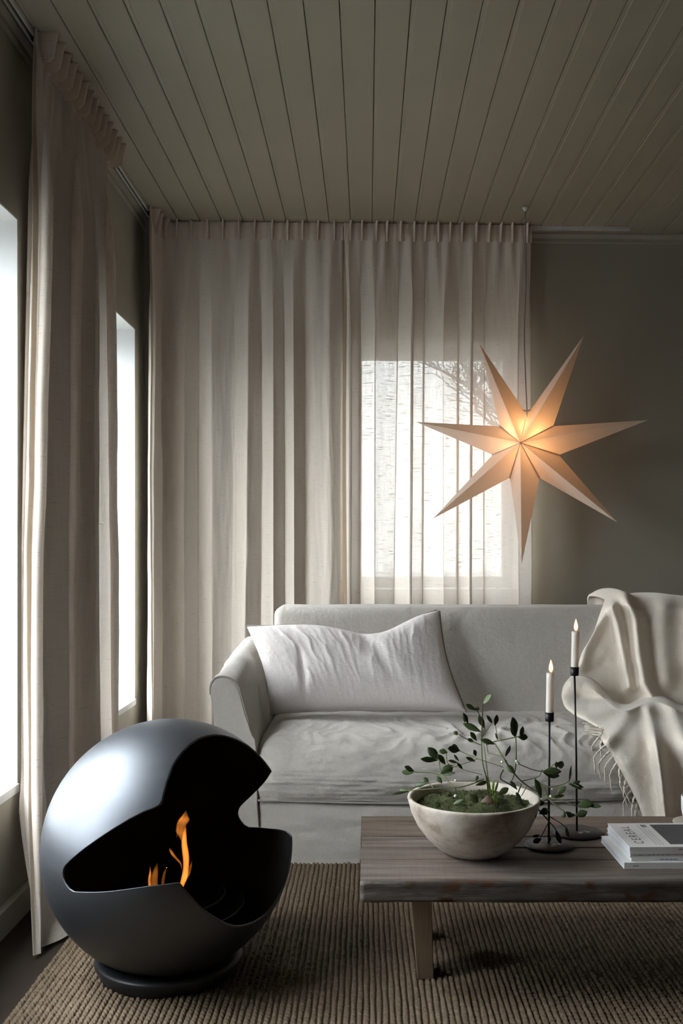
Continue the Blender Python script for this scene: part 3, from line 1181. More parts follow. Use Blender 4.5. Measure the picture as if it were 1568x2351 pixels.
rid2 = [([(1298, 1560), (1340, 1562), (1400, 1585), (1450, 1600)], 17, 0.050),
        ([(1300, 1625), (1350, 1640), (1400, 1630), (1440, 1605)], 22, 0.055),
        ([(1446, 1600), (1440, 1640), (1415, 1675), (1392, 1700)], 20, 0.045),
        ([(1488, 1630), (1505, 1700), (1518, 1780), (1527, 1870), (1530, 1990)], 12, 0.050),
        ([(1535, 1590), (1552, 1650), (1590, 1740), (1620, 1900)], 18, 0.055),
        ([(1468, 1660), (1486, 1720)], 13, -0.014),
        ([(1330, 1600), (1420, 1612)], 10, -0.018),
        ([(1440, 1760), (1450, 1900)], 30, 0.012)]
left2 = smooth_interp([(1538, 1318), (1546, 1304), (1560, 1293), (1590, 1288), (1618, 1296), (1640, 1318), (1655, 1352), (1668, 1380), (1684, 1374), (1705, 1384), (1740, 1408), (1790, 1436), (1840, 1462), (1900, 1480), (1985, 1500)], 7)
dep2 = smooth_interp([(1538, 3.600), (1560, 3.560), (1600, 3.500), (1640, 3.400), (1660, 3.290), (1680, 3.180), (1700, 3.100), (1730, 3.080), (1985, 3.090)], 13)
nu_, nv_ = 110, 150
P = np.zeros((nv_, nu_, 3))
for j in range(nv_):
    v = j / (nv_ - 1)
    yl = 1538 + (1975 - 1538) * v
    lx = interp(yl, left2)
    for i in range(nu_):
        u = i / (nu_ - 1)
        px = lx + (1740 - lx) * u ** 1.3
        py = yl
        if v < 0.35:                                  # the folded upper edge dips towards the right
            py += (66 * math.sin(min(1, max(0, (px - 1310) / 140)) * math.pi / 2) + 14 * math.sin(px * 0.045)) * (1 - v / 0.35)
        d = interp(py, dep2)
        rel = relief(px, py, rid2) + 0.004 * fbm(px * .02, py * .02, 4.0, 4)
        d -= rel
        roll = math.exp(-(px - lx) / 9.0)
        d += 0.03 * roll
        if v < 0.07:
            d += (0.05 + 0.13 * min(1, max(0, (px - 1400) / 50))) * (1 - v / 0.07)
        P[j, i] = at(px, py, d)
o = grid('fold', P, 'wool', throw)
solid(o, 0.009, 1)
# fringe: every strand is a twisted tassel
EP = P


def edge_point(py):
    j = int(round((py - 1538) / (1975 - 1538) * (nv_ - 1)))
    return Vector(EP[max(0, min(nv_ - 1, j)), 1])


rnd = random.Random(12)
strands = [(1690, -24, 58), (1700, -6, 40), (1712, -28, 62), (1727, -30, 64), (1738, -26, 60), (1752, -20, 66), (1764, 8, 66), (1776, -2, 62), (1790, 2, 58),
           (1803, -10, 52), (1815, -22, 66), (1828, -10, 70), (1842, 0, 66), (1856, -8, 66), (1868, 10, 62), (1882, 2, 60), (1896, 0, 56), (1912, 4, 54), (1930, -2, 50)]
for py, dx, ln in strands:
    a = edge_point(py)
    d = a.y - 0.004
    lx = interp(py, left2)
    mid = at(lx + dx * 0.75 + rnd.uniform(-4, 4), py + ln * 0.45, d - 0.006)
    end = at(lx + dx + rnd.uniform(-6, 6) + 8, py + ln, d - 0.002)
    pts = smooth_path([a, (a + mid) / 2 + Vector((-0.003, -0.003, 0.002)), mid, end], 12)
    pts = [p + Vector((0.0012 * math.sin(i * 2.4), 0, 0)) for i, p in enumerate(pts)]
    MB().tube(pts, [0.0036 - 0.0022 * i / 11 for i in range(12)], 6).build('tassel', 'wool', throw, True)
for k in range(9):                                   # strands of the folded-under corner, lying on the seat
    py = 1655 + k * 4.2
    sx = 1388 - 6 * abs(k - 4) * 0.3
    seat_d = F * (CZ - SEAT_Z - 0.016) / (py - CY)
    a = at(sx, py, seat_d)
    pts = []
    for i in range(8):
        q = i / 7
        px, yy_ = sx - (44 + 10 * ns(k * 1.3, 0, 0)) * q, py + (6 - k * 1.1) * math.sin(q * 2.2) + 3 * ns(k, q * 2, 1)
        dd = min(F * (CZ - SEAT_Z - 0.018) / (yy_ - CY), 3.75)
        pts.append(at(px, yy_, max(dd, 3.10)))
    MB().tube(pts, [0.003 - 0.0018 * i / 7 for i in range(8)], 5).build('tassel', 'wool', throw, True)

# ------------------------------------------------------------------ fireplace globe
GC = Vector((-0.4691, 2.3596, 0.2998 + 0.006))
GR = 0.2917
fp = thing('fireplace', 'round steel bioethanol fireplace globe with cut-out opening standing on the rug', 'fireplace', (GC.x, GC.y, 0.0))
AZ0 = 57.35
up_e = [(-38.9, 0.4), (-38.4, 2.6), (-37.1, 4.4), (-33.1, 7.9), (-27.2, 12.6), (-20.0, 17.8), (-13.2, 22.4), (-6.5, 26.4), (-0.5, 29.3), (4.9, 31.1), (7.2, 32.2), (8.3, 34.1),
        (8.7, 36.6), (9.4, 38.8), (10.3, 42.3), (12.0, 46.0), (14.0, 50.0), (17.0, 53.5), (22.5, 57.9), (31.6, 62.2), (42.7, 65.0), (50.0, 65.8), (57.35, 66.0)]
lo_e = [(-38.4, -1.5), (-37.0, -3.3), (-34.6, -5.1), (-31.7, -5.8), (-24.0, -4.7), (-15.4, -3.5), (-9.4, -2.4), (-2.8, -1.3), (2.8, -0.5), (8.3, -0.1), (12.9, 0.3), (15.0, 0.3),
        (16.1, -0.5), (18.5, -4.0), (20.9, -6.7), (23.9, -10.6), (27.1, -13.8), (31.0, -17.1), (35.1, -20.2), (39.1, -22.9), (43.3, -25.0), (48.6, -26.6), (57.35, -27.6)]
loopp = [(a_ - AZ0, l_) for a_, l_ in up_e] + [(AZ0 - a_, l_) for a_, l_ in up_e[-2::-1]] + [(AZ0 - a_, l_) for a_, l_ in lo_e] + [(a_ - AZ0, l_) for a_, l_ in lo_e[-2::-1]]
# densify
dense = []
for i, p in enumerate(loopp):
    q = loopp[(i + 1) % len(loopp)]
    for k in range(4):
        dense.append((p[0] + (q[0] - p[0]) * k / 4, p[1] + (q[1] - p[1]) * k / 4))


def sph(azp, lat):
    az = math.radians(azp + AZ0)
    la = math.radians(lat)
    return Vector((math.cos(la) * math.sin(az), -math.cos(la) * math.cos(az), math.sin(la)))


cdir = sph(0, 13)
anti = -cdir
rings = 56


def slerp(a, b, t_):
    an = a.angle(b)
    return (a * math.sin((1 - t_) * an) + b * math.sin(t_ * an)) / math.sin(an)


bd = [sph(*p) for p in dense]
vs = []
for k in range(rings):
    t_ = (k / rings)
    t_ = t_ ** 1.25
    for b_ in bd:
        vs.append(GC + slerp(b_, anti, t_) * GR)
n_ = len(bd)
vs.append(GC + anti * GR)
fs = grid_faces(n_, rings, True)
fs += [((rings - 1) * n_ + k, (rings - 1) * n_ + (k + 1) % n_, rings * n_) for k in range(n_)]
o = pyd('shell', vs, fs, 'globe_steel', fp)
bm = bmesh.new()
bm.from_mesh(o.data)
bmesh.ops.recalc_face_normals(bm, faces=bm.faces)
tst = max(bm.faces, key=lambda f_: f_.calc_area())
if tst.normal.dot(tst.calc_center_median() - GC) < 0:
    bmesh.ops.reverse_faces(bm, faces=bm.faces)
bm.to_mesh(o.data)
bm.free()
o.data.materials.append(M['soot_black'])
s_ = solid(o, 0.004, -1).modifiers['solidify']
s_.use_rim = True
s_.material_offset = 1
s_.material_offset_rim = 0
# foot
prof = [(0.0, 0.030), (0.105, 0.030), (0.125, 0.036), (0.160, 0.040), (0.1715, 0.036), (0.1725, 0.031), (0.168, 0.018), (0.160, 0.006), (0.158, 0.0), (0.0, 0.0)]
MB().lathe(prof, (GC.x, GC.y, 0.008), 96).build('foot', 'base_black', fp, True)
# burner: wide dish, cup with slot lid
prof = [(0.0, 0.0), (0.13, 0.0), (0.172, 0.022), (0.178, 0.030), (0.174, 0.031), (0.128, 0.008), (0.0, 0.008)]
MB().lathe(prof, (GC.x, GC.y, 0.132), 72).build('burner_dish', 'burner_steel', fp, True)
prof = [(0.0, 0.0), (0.10, 0.0), (0.130, 0.030), (0.134, 0.040), (0.130, 0.041), (0.098, 0.018), (0.0, 0.018)]
MB().lathe(prof, (GC.x, GC.y, 0.146), 72).build('burner_cup', 'burner_steel', fp, True)


def flame(pts, d, mat, flat=0.7):
    """closed tongue of fire; pts are (x, y, half width) in the detail frame of the fire"""
    pp = []
    for zx, zy, hw in pts:
        pp.append((300 + zx / 6.03, 1830 + zy / 6.03, hw / 6.03))
    sp = smooth_path(pp, 28)
    n = 12
    vs, fs = [], []
    for i, p in enumerate(sp):
        c_ = at(p[0], p[1], d + 0.004 * math.sin(i * .5))
        r = max(0.0006, p[2] * d / F)
        for k in range(n):
            th = 2 * math.pi * k / n
            vs.append(c_ + Vector((r * math.cos(th), r * flat * math.sin(th), 0)))
    for i in range(len(sp) - 1):
        for k in range(n):
            fs.append((i * n + k, i * n + (k + 1) % n, (i + 1) * n + (k + 1) % n, (i + 1) * n + k))
    fs.append(tuple(range(n - 1, -1, -1)))
    fs.append(tuple((len(sp) - 1) * n + k for k in range(n)))
    o = pyd('flame', vs, fs, mat, fp)
    bm = bmesh.new()
    bm.from_mesh(o.data)
    bmesh.ops.recalc_face_normals(bm, faces=bm.faces)
    bm.to_mesh(o.data)
    bm.free()
    return o


FD = GC.y - 0.02
flame([(690, 1320, 22), (705, 1235, 32), (742, 1120, 44), (762, 1000, 40), (768, 880, 44), (757, 760, 46), (742, 640, 40), (745, 540, 30), (755, 450, 16), (762, 400, 3)], FD, 'fire_bright')
flame([(735, 640, 20), (715, 540, 52), (690, 470, 66), (705, 390, 66), (735, 320, 80), (750, 260, 44), (768, 185, 3)], FD + 0.006, 'fire_faint', 0.9)
flame([(640, 560, 6), (650, 450, 14), (650, 370, 16), (690, 320, 22), (730, 250, 16), (768, 188, 2)], FD - 0.004, 'fire_faint', 1.6)
flame([(706, 1010, 4), (695, 930, 12), (650, 870, 22), (595, 810, 24), (555, 745, 20), (535, 700, 3)], FD - 0.006, 'fire_bright', 0.4)
flame([(745, 1180, 10), (790, 1080, 26), (820, 990, 24), (840, 920, 10), (850, 860, 2)], FD - 0.008, 'fire_faint', 1.2)
flame([(268, 1400, 10), (266, 1280, 18), (258, 1150, 19), (270, 1050, 14), (268, 955, 2)], FD - 0.01, 'fire_bright', 0.9)
flame([(330, 1400, 40), (328, 1280, 52), (325, 1150, 52), (345, 1020, 36), (368, 915, 6)], FD + 0.004, 'fire_faint', 0.7)
flame([(440, 1400, 14), (440, 1260, 20), (455, 1110, 22), (482, 1010, 12), (500, 975, 2)], FD, 'fire_faint', 0.9)

# ------------------------------------------------------------------ coffee table
TZ = 0.29
tb = thing('coffee_table', 'low rustic coffee table of weathered grey planks', 'table', (0.75, 2.40, 0.0))
TX0, TX1 = -0.015, 1.52
bands = [(2.149, 2.287, 'table_wood'), (2.290, 2.380, 'table_wood'), (2.383, 2.470, 'table_wood'), (2.473, 2.660, 'table_wood_brown')]
for i, (ya, yc, mt) in enumerate(bands):
    nx_ = 40
    vs, fs = [], []
    x0 = TX0 + [0.0, -0.002, 0.001, -0.001][i]
    th = 0.043
    if i == 0:
        ya += 0.004
    for k in range(nx_ + 1):
        x = x0 + (TX1 - x0) * k / nx_
        e_ = 0.0012 * ns(x * 9, i * 3.0, 1)
        z_ = TZ + [0.0, -0.0012, -0.0004, -0.0008][i]
        vs += [(x, ya + e_, z_ - th), (x, ya + e_, z_ - 0.003), (x, ya + 0.003 + e_, z_ + 0.0006 * ns(x * 6, i, 4)), (x, yc - 0.003 - e_, z_), (x, yc - e_, z_ - 0.003), (x, yc - e_, z_ - th)]
    for k in range(nx_):
        for q in range(6):
            fs.append((k * 6 + q, k * 6 + (q + 1) % 6, (k + 1) * 6 + (q + 1) % 6, (k + 1) * 6 + q))
    fs += [tuple(range(5, -1, -1)), tuple(nx_ * 6 + q for q in range(6))]
    pyd('plank', vs, fs, mt, tb, False)
# front fascia board with rough knotted face
vs, fs = [], []
nx_, nz_ = 150, 8
P = np.zeros((nz_, nx_, 3))
for j in range(nz_):
    v = j / (nz_ - 1)
    for i in range(nx_):
        x = TX0 + (TX1 - TX0) * i / (nx_ - 1)
        low = 0.0018 * ns(x * 5, 3, 0) if j == nz_ - 1 else 0
        P[j, i] = (x, 2.149 - 0.0012 * fbm(x * 12, v * 2, 0, 3) + (0.002 if j in (0, nz_ - 1) else 0), TZ - 0.0025 - 0.043 * v + low)
o = grid('front_edge', P, 'table_edge_wood', tb)
solid(o, 0.006, -1)
for x, z in ((0.035, .268), (0.052, .262), (0.13, .275), (0.142, .273), (0.205, .266), (0.235, .264), (0.35, .268), (0.41, .262), (0.525, .268), (0.56, .271), (0.60, .276), (0.655, .270), (0.665, .268)):
    MB().lathe([(0.0, 0.0), (0.0022, 0.0), (0.0028, 0.001), (0.0, 0.0012)], (0, 0, 0), 8).build('nail_hole', 'groove_dark', tb)
    o = bpy.data.objects[-1] if False else COL.objects[-1]
    o.rotation_euler = (math.pi / 2, 0, 0)
    o.matrix_parent_inverse = Matrix.Translation(-Vector(tb.location))
    o.location = (x, 2.1462, z)


def leg(x, y, sgn):
    vs = []
    for z, xa, xb in ((0.009, x - 0.020 + sgn * 0.008, x + 0.018 + sgn * 0.008), (0.246, x - 0.026 - sgn * 0.004, x + 0.020)):
        for yy_ in (y, y + 0.075):
            vs += [(xa, yy_, z), (xb, yy_, z)]
    o = pyd('leg', vs, [(0, 2, 3, 1), (4, 5, 7, 6), (0, 1, 5, 4), (2, 6, 7, 3), (0, 4, 6, 2), (1, 3, 7, 5)], 'leg_wood', tb, False)
    bevel(o, 0.002)


leg(0.128, 2.300, 1)
leg(0.139, 2.520, 1)
leg(1.38, 2.300, -1)
leg(1.38, 2.520, -1)

# ------------------------------------------------------------------ bowl, moss, bulb and mistletoe
BC = Vector((0.250, 2.338, TZ))
bowl = thing('bowl', 'wide whitewashed clay bowl filled with moss on the coffee table', 'bowl', tuple(BC))
outer = [(0.0, 0.0), (0.050, 0.0), (0.066, 0.004), (0.088, 0.017), (0.112, 0.040), (0.133, 0.068), (0.147, 0.098), (0.1535, 0.122), (0.1555, 0.129), (0.1545, 0.1325), (0.1490, 0.1330), (0.1445, 0.130),
         (0.141, 0.118), (0.130, 0.085), (0.105, 0.045), (0.05, 0.016), (0.0, 0.014)]
MB().lathe(outer, tuple(BC), 96).build('vessel', 'clay', bowl, True)

moss = thing('moss', 'green moss filling the clay bowl', 'moss', (BC.x, BC.y, BC.z + 0.10), kind='stuff')
P = np.zeros((26, 72, 3))
for j in range(26):
    r = 0.1395 * j / 25
    for i in range(72):
        th = 2 * math.pi * i / 72
        x, y = r * math.cos(th), r * math.sin(th)
        z = 0.110 + 0.014 * (1 - (r / 0.14) ** 2) + 0.012 * fbm(x * 22, y * 22, 3.0, 4)
        P[j, i] = (BC.x + x, BC.y + y, BC.z + z)
MP = P
o = grid('moss_cushion', P, 'moss', moss, cu=True)
tag(o, kind='stuff')
rnd = random.Random(3)
vs, fs = [], []
for _ in range(5200):
    j, i = rnd.randint(1, 25), rnd.randint(0, 71)
    if rnd.random() > j / 25:
        continue
    p = Vector(MP[j, i]) + Vector((rnd.uniform(-.006, .006), rnd.uniform(-.006, .006), -0.001))
    d = Vector((rnd.uniform(-1, 1), rnd.uniform(-1, 1), rnd.uniform(.3, 1.2))).normalized() * rnd.uniform(.004, .009)
    s = d.cross(Vector((rnd.uniform(-1, 1), rnd.uniform(-1, 1), .2))).normalized() * 0.0009
    if (p + d - BC).xy.length > 0.140:
        continue
    b = len(vs)
    vs += [p - s, p + s, p + d]
    fs.append((b, b + 1, b + 2))
o = pyd('moss_tufts', vs, fs, 'moss', moss, False)
tag(o, kind='stuff')

ZD = BC.y - 0.005


def zp(zx, zy, d=None):
    if d is None:
        d = ZD - 0.02 + 0.045 * math.sin(zx * .006 + zy * .011)
    return at(900 + zx / 3.136, 1570 + zy / 3.136, d)


bulb = thing('flower_bulb', 'brown bulb sprouting bright green shoots in the moss', 'bulb', tuple(zp(690, 850, ZD - 0.03)))
bc = zp(692, 868, ZD - 0.025)
MB().lathe([(0.0, -0.020), (0.014, -0.018), (0.020, -0.008), (0.019, 0.003), (0.013, 0.011), (0.006, 0.017), (0.0, 0.021)], tuple(bc), 20).build('bulb_body', 'bulb_skin', bulb, True)


def leaf_mesh(L, W, bend, seed):
    """thick, leathery blade along +x, face up +z"""
    n = 9
    vs, fs = [], []
    for i in range(n):
        t_ = i / (n - 1)
        w_ = W * (math.sin(math.pi * min(1, t_ ** 1.25 * 0.985 + 0.01)) ** 0.85) + 0.0004
        zc = bend * L * (t_ * t_) * 0.5
        vs += [(L * t_, -w_, zc + 0.18 * w_), (L * t_, 0, zc - 0.10 * w_), (L * t_, w_, zc + 0.18 * w_)]
    for i in range(n - 1):
        for k in range(2):
            fs.append((i * 3 + k, (i + 1) * 3 + k, (i + 1) * 3 + k + 1, i * 3 + k + 1))
    me = bpy.data.meshes.new('leaf')
    me.from_pydata(vs, [], fs)
    me.materials.append(M['mistletoe_leaf'])
    me.polygons.foreach_set('use_smooth', [True] * len(me.polygons))
    return me


LRND = random.Random(77)


def add_leaf(a, b, hw, parent, name='leaf', mat=None):
    dx = b - a
    L = dx.length
    me = leaf_mesh(L, hw, LRND.uniform(-0.35, 0.25), 0)
    if mat:
        me.materials.clear()
        me.materials.append(M[mat])
    xax = dx.normalized()
    view = Vector((LRND.uniform(-.5, .5), -1, LRND.uniform(.0, 1.1)))
    yax = view.cross(xax)
    if yax.length < .1:
        yax = Vector((0, 0, 1)).cross(xax)
    yax.normalize()
    zax = xax.cross(yax)
    o = bpy.data.objects.new(name, me)
    COL.objects.link(o)
    adopt(o, parent)
    me.transform(Matrix(((xax.x, yax.x, zax.x, a.x), (xax.y, yax.y, zax.y, a.y), (xax.z, yax.z, zax.z, a.z), (0, 0, 0, 1))))
    solid(o, 0.0007, 0)
    return o


for a_, b_, w_ in (((712, 800), (682, 660), 9), ((722, 800), (735, 685), 8), ((735, 800), (765, 700), 7), ((748, 885), (742, 790), 12)):
    add_leaf(zp(*a_, ZD - 0.03), zp(*b_, ZD - 0.035), w_ / 3.136 * ZD / F, bulb, 'shoot', 'shoot_green')

mist = thing('mistletoe', 'sprawling mistletoe sprig with leathery leaves and white berries in the bowl', 'plant', tuple(zp(690, 820, ZD)))
stems = [
    [(690, 760), (680, 680), (650, 560), (645, 400), (650, 250), (652, 140)], [(690, 680), (672, 520), (655, 400)], [(645, 260), (610, 190), (560, 160)],
    [(650, 380), (690, 325), (715, 290)], [(635, 440), (540, 400), (475, 360)], [(760, 400), (745, 300)], [(680, 440), (740, 415), (885, 385), (930, 375)],
    [(690, 490), (680, 440), (655, 395)], [(740, 430), (800, 530), (840, 590), (930, 700), (1050, 780), (1140, 810), (1330, 880)], [(480, 480), (620, 540), (800, 600)],
    [(890, 385), (893, 560), (880, 650), (860, 700)], [(905, 575), (1070, 630), (1180, 570)], [(930, 700), (1050, 670), (1080, 620)],
    [(160, 635), (350, 650), (460, 745), (660, 690)], [(340, 560), (350, 650)], [(120, 770), (300, 755), (460, 745)], [(460, 600), (520, 620), (650, 655)],
    [(440, 600), (560, 560), (620, 540)], [(1130, 745), (1270, 705), (1290, 600)], [(1270, 705), (1350, 740)], [(1050, 700), (1100, 760), (1130, 830), (1240, 920), (1270, 940)],
    [(930, 720), (900, 800), (860, 830), (790, 890)], [(970, 740), (930, 810)], [(1050, 900), (1130, 990), (1180, 1050), (1210, 1130)], [(1110, 940), (1250, 1030), (1270, 1090)],
    [(1130, 990), (1085, 1080), (1050, 1130)], [(690, 500), (780, 520), (830, 560)], [(800, 620), (780, 680), (840, 720), (900, 760)], [(450, 700), (600, 700), (660, 690)],
    [(390, 500), (400, 570), (440, 600)], [(1140, 810), (1080, 850), (1000, 880), (960, 900)], [(300, 750), (260, 710)], [(640, 440), (600, 420)], [(455, 745), (455, 800), (360, 850)],
    [(1060, 840), (1050, 900)], [(820, 520), (835, 500)], [(1080, 720), (1140, 745)], [(690, 820), (690, 740)], [(1130, 810), (1190, 800)]]
for s_ in stems:
    pts = smooth_path([zp(*p) for p in s_], 4 * len(s_))
    r0 = 0.0018 if len(s_) > 3 else 0.0012
    MB().tube(pts, [r0 * (1 - 0.35 * i / len(pts)) for i in range(len(pts))], 6).build('stem', 'stem_green', mist, True)
leaves = [((650, 150), (725, 80), 22), ((600, 190), (530, 145), 15), ((605, 190), (625, 165), 14), ((548, 285), (515, 215), 15), ((525, 280), (512, 225), 8), ((640, 345), (510, 290), 28),
          ((665, 320), (625, 230), 20), ((720, 285), (685, 225), 12), ((740, 300), (760, 225), 18), ((610, 410), (560, 350), 20), ((590, 420), (545, 395), 14), ((470, 370), (448, 340), 16),
          ((740, 435), (640, 395), 22), ((760, 400), (735, 355), 10), ((890, 380), (870, 240), 28), ((885, 380), (860, 320), 20), ((905, 380), (975, 385), 22), ((925, 385), (940, 305), 16),
          ((815, 520), (855, 455), 14), ((605, 520), (590, 475), 14), ((600, 560), (530, 525), 12), ((490, 480), (395, 470), 26), ((480, 470), (430, 440), 16), ((400, 495), (340, 480), 18),
          ((340, 545), (258, 458), 30), ((330, 550), (205, 540), 20), ((385, 580), (335, 510), 22), ((480, 555), (445, 510), 8), ((475, 570), (405, 550), 10), ((345, 655), (440, 588), 32),
          ((360, 655), (455, 645), 14), ((160, 630), (85, 600), 22), ((155, 640), (68, 640), 20), ((265, 710), (225, 675), 16), ((250, 715), (160, 735), 16), ((360, 715), (320, 665), 16),
          ((510, 615), (470, 570), 10), ((120, 770), (55, 760), 14), ((120, 775), (0, 790), 9), ((350, 900), (305, 845), 22), ((880, 650), (830, 580), 22), ((1180, 575), (1245, 590), 26),
          ((1185, 610), (1180, 560), 12), ((1080, 635), (1222, 620), 30), ((1090, 640), (1212, 672), 24), ((1075, 830), (1040, 680), 22), ((1185, 800), (1250, 740), 20), ((1150, 815), (1240, 805), 12),
          ((1270, 720), (1382, 745), 14), ((1290, 730), (1355, 700), 14), ((1290, 735), (1370, 755), 10), ((1275, 700), (1290, 590), 6), ((1330, 885), (1450, 850), 32), ((1400, 870), (1505, 885), 16),
          ((1320, 950), (1405, 920), 26), ((1240, 920), (1235, 965), 14), ((1255, 920), (1295, 960), 18), ((960, 925), (1025, 875), 28), ((1060, 935), (1130, 905), 24), ((1040, 940), (1000, 960), 18),
          ((1035, 870), (1095, 855), 18), ((1065, 1090), (1010, 1100), 10), ((1075, 1115), (1015, 1145), 20), ((1120, 1080), (1140, 1130), 12), ((1180, 1050), (1215, 1150), 18),
          ((1250, 1040), (1270, 1105), 12), ((740, 885), (620, 870), 24), ((760, 800), (842, 748), 22), ((555, 790), (622, 850), 28), ((600, 730), (690, 705), 14), ((900, 760), (850, 700), 14),
          ((930, 860), (900, 780), 16), ((1270, 940), (1320, 948), 12), ((520, 830), (440, 870), 14), ((600, 700), (620, 660), 10), ((830, 870), (880, 900), 14)]
for a_, b_, w_ in leaves:
    A_ = zp(*a_)
    dB = A_.y + LRND.uniform(-0.016, 0.012)
    add_leaf(A_, zp(*b_, dB), w_ / 3.136 * ZD / F * 1.0, mist)
sph_me = None
for zx, zy, r in ((455, 805, 0.0038), (905, 568, 0.0042), (895, 555, 0.0034), (1140, 808, 0.0038), (455, 693, 0.0026), (790, 560, 0.0032), (1020, 893, 0.0034), (1075, 828, 0.0028), (1150, 755, 0.0022)):
    if sph_me is None:
        bm = bmesh.new()
        bmesh.ops.create_icosphere(bm, subdivisions=2, radius=1)
        sph_me = bpy.data.meshes.new('berry')
        bm.to_mesh(sph_me)
        bm.free()
        sph_me.materials.append(M['berry_white'])
        sph_me.polygons.foreach_set('use_smooth', [True] * len(sph_me.polygons))
    o = bpy.data.objects.new('berry', sph_me)
    COL.objects.link(o)
    adopt(o, mist)
    p = zp(zx, zy)
    o.location = (p.x, p.y - 0.004, p.z)
    o.scale = (r, r, r)

# ------------------------------------------------------------------ candle holders and candles
def candlestick(label, clabel, x, y, base_r, cup_z, candle_top, lean, drips):
    h = thing('candle_holder', label, 'candle holder', (x, y, TZ), 'candle holders')
    plate = MB().lathe([(0.0, 0.0), (base_r * 0.97, 0.0), (base_r, 0.0015), (base_r, 0.0035), (base_r * 0.97, 0.005), (0.004, 0.006), (0.0, 0.006)], (x, y, TZ), 64).build('foot_plate', 'black_metal', h, True)
    MB().tube([(x, y, TZ + 0.004), (x - lean * 0.3, y, (TZ + cup_z) / 2), (x - lean, y, cup_z + 0.001)], 0.0026, 10).build('stem', 'black_metal', h, True)
    cx_ = x - lean
    MB().lathe([(0.0, 0.0), (0.0095, 0.0), (0.0105, 0.002), (0.0108, 0.022), (0.0098, 0.022), (0.0095, 0.004), (0.0, 0.004)], (cx_, y, cup_z), 28).build('cup', 'black_metal', h, True)
    m_ = MB()
    rr = random.Random(drips)
    for _ in range(26):                                # chipped white specks on the plate
        a_, r_ = rr.uniform(-1.2, 1.6), rr.uniform(.15, .5) * base_r
        px, py = x + r_ * math.cos(a_), y - abs(r_ * math.sin(a_)) * 0.8
        s_ = rr.uniform(.001, .004)
        zz = TZ + 0.0064
        m_.add([(px - s_, py, zz), (px, py - s_ * .6, zz), (px + s_ * 1.3, py, zz), (px, py + s_ * .6, zz)], [(0, 1, 2, 3)])
    m_.build('wax_specks', 'white_paint_drip', plate)
    c_ = thing('candle', clabel, 'candle', (cx_, y, cup_z + 0.004), 'burning candles')
    z0_ = cup_z + 0.0045
    top = candle_top
    r0 = 0.0092
    off = 0.0025
    n, mm = 28, 10
    vs, fs = [], []
    for i in range(mm):
        t_ = i / (mm - 1)
        r = r0 * (1.0 + 0.10 * max(0, t_ - 0.75) * 4 * 0.6)
        for k in range(n):
            th = 2 * math.pi * k / n
            vs.append((cx_ + off * t_ + r * math.cos(th), y + r * math.sin(th), z0_ + (top - z0_) * t_ + (0.0012 * math.cos(th + 2) if i == mm - 1 else 0)))
    fs = grid_faces(n, mm, True)
    b = len(vs)
    vs.append((cx_ + off, y, top - 0.004))
    fs += [((mm - 1) * n + k, (mm - 1) * n + (k + 1) % n, b) for k in range(n)]
    fs.append(tuple(range(n - 1, -1, -1)))
    pyd('wax', vs, fs, 'candle_wax', c_)
    MB().tube([(cx_ + off, y, top - 0.004), (cx_ + off + 0.0005, y, top + 0.004), (cx_ + off + 0.002, y, top + 0.008)], 0.0008, 6).build('wick', 'wick', c_, True)
    fl = [(0.0, 0.0), (0.0026, 0.002), (0.0044, 0.007), (0.0048, 0.011), (0.0040, 0.017), (0.0022, 0.024), (0.0008, 0.0295), (0.0, 0.031)]
    MB().lathe(fl, (cx_ + off + 0.001, y, top + 0.001), 18).build('flame', 'candle_flame', c_, True)
    MB().lathe([(0.0, -0.002), (0.004, 0.0), (0.0068, 0.006), (0.0072, 0.011), (0.0062, 0.018), (0.004, 0.026), (0.0016, 0.033), (0.0, 0.036)], (cx_ + off + 0.001, y, top + 0.001), 18).build('flame_mantle', 'flame_halo', c_, True)


hs = at(1260, 1942, F * 0.72 / (1942 - CY))
ht = at(1319, 1913, F * 0.72 / (1913 - CY))
candlestick('shorter black metal candle holder beside the clay bowl', 'burning white candle in the shorter black holder', hs.x, hs.y, 0.0585, at(0, 1656, hs.y).z, at(0, 1545, hs.y).z, -0.0015, 3)
candlestick('taller black metal candle holder behind the shorter one', 'burning white candle in the taller black holder', ht.x + 0.006, ht.y, 0.0645, at(0, 1551, ht.y).z, at(0, 1450, ht.y).z, 0.006, 5)

# ------------------------------------------------------------------ books
def text_part(name, body, size, loc, rotz, mat, parent, tilt=0.0, spacing=1.0, sx=1.0):
    cu = bpy.data.curves.new(name, 'FONT')
    cu.body = body
    cu.size = size
    cu.space_character = spacing
    cu.align_x = 'CENTER'
    cu.align_y = 'CENTER'
    tmp = bpy.data.objects.new('tmp', cu)
    COL.objects.link(tmp)
    dg = bpy.context.evaluated_depsgraph_get()
    me = bpy.data.meshes.new_from_object(tmp.evaluated_get(dg))
    COL.objects.unlink(tmp)
    bpy.data.objects.remove(tmp)
    me.materials.clear()
    o = link(name, me, mat, parent, smooth=False)
    me.transform(Matrix.Translation(loc) @ Matrix.Rotation(rotz, 4, 'Z') @ Matrix.Rotation(tilt, 4, 'X') @ Matrix.Diagonal((sx, 1, 1, 1)))
    return o


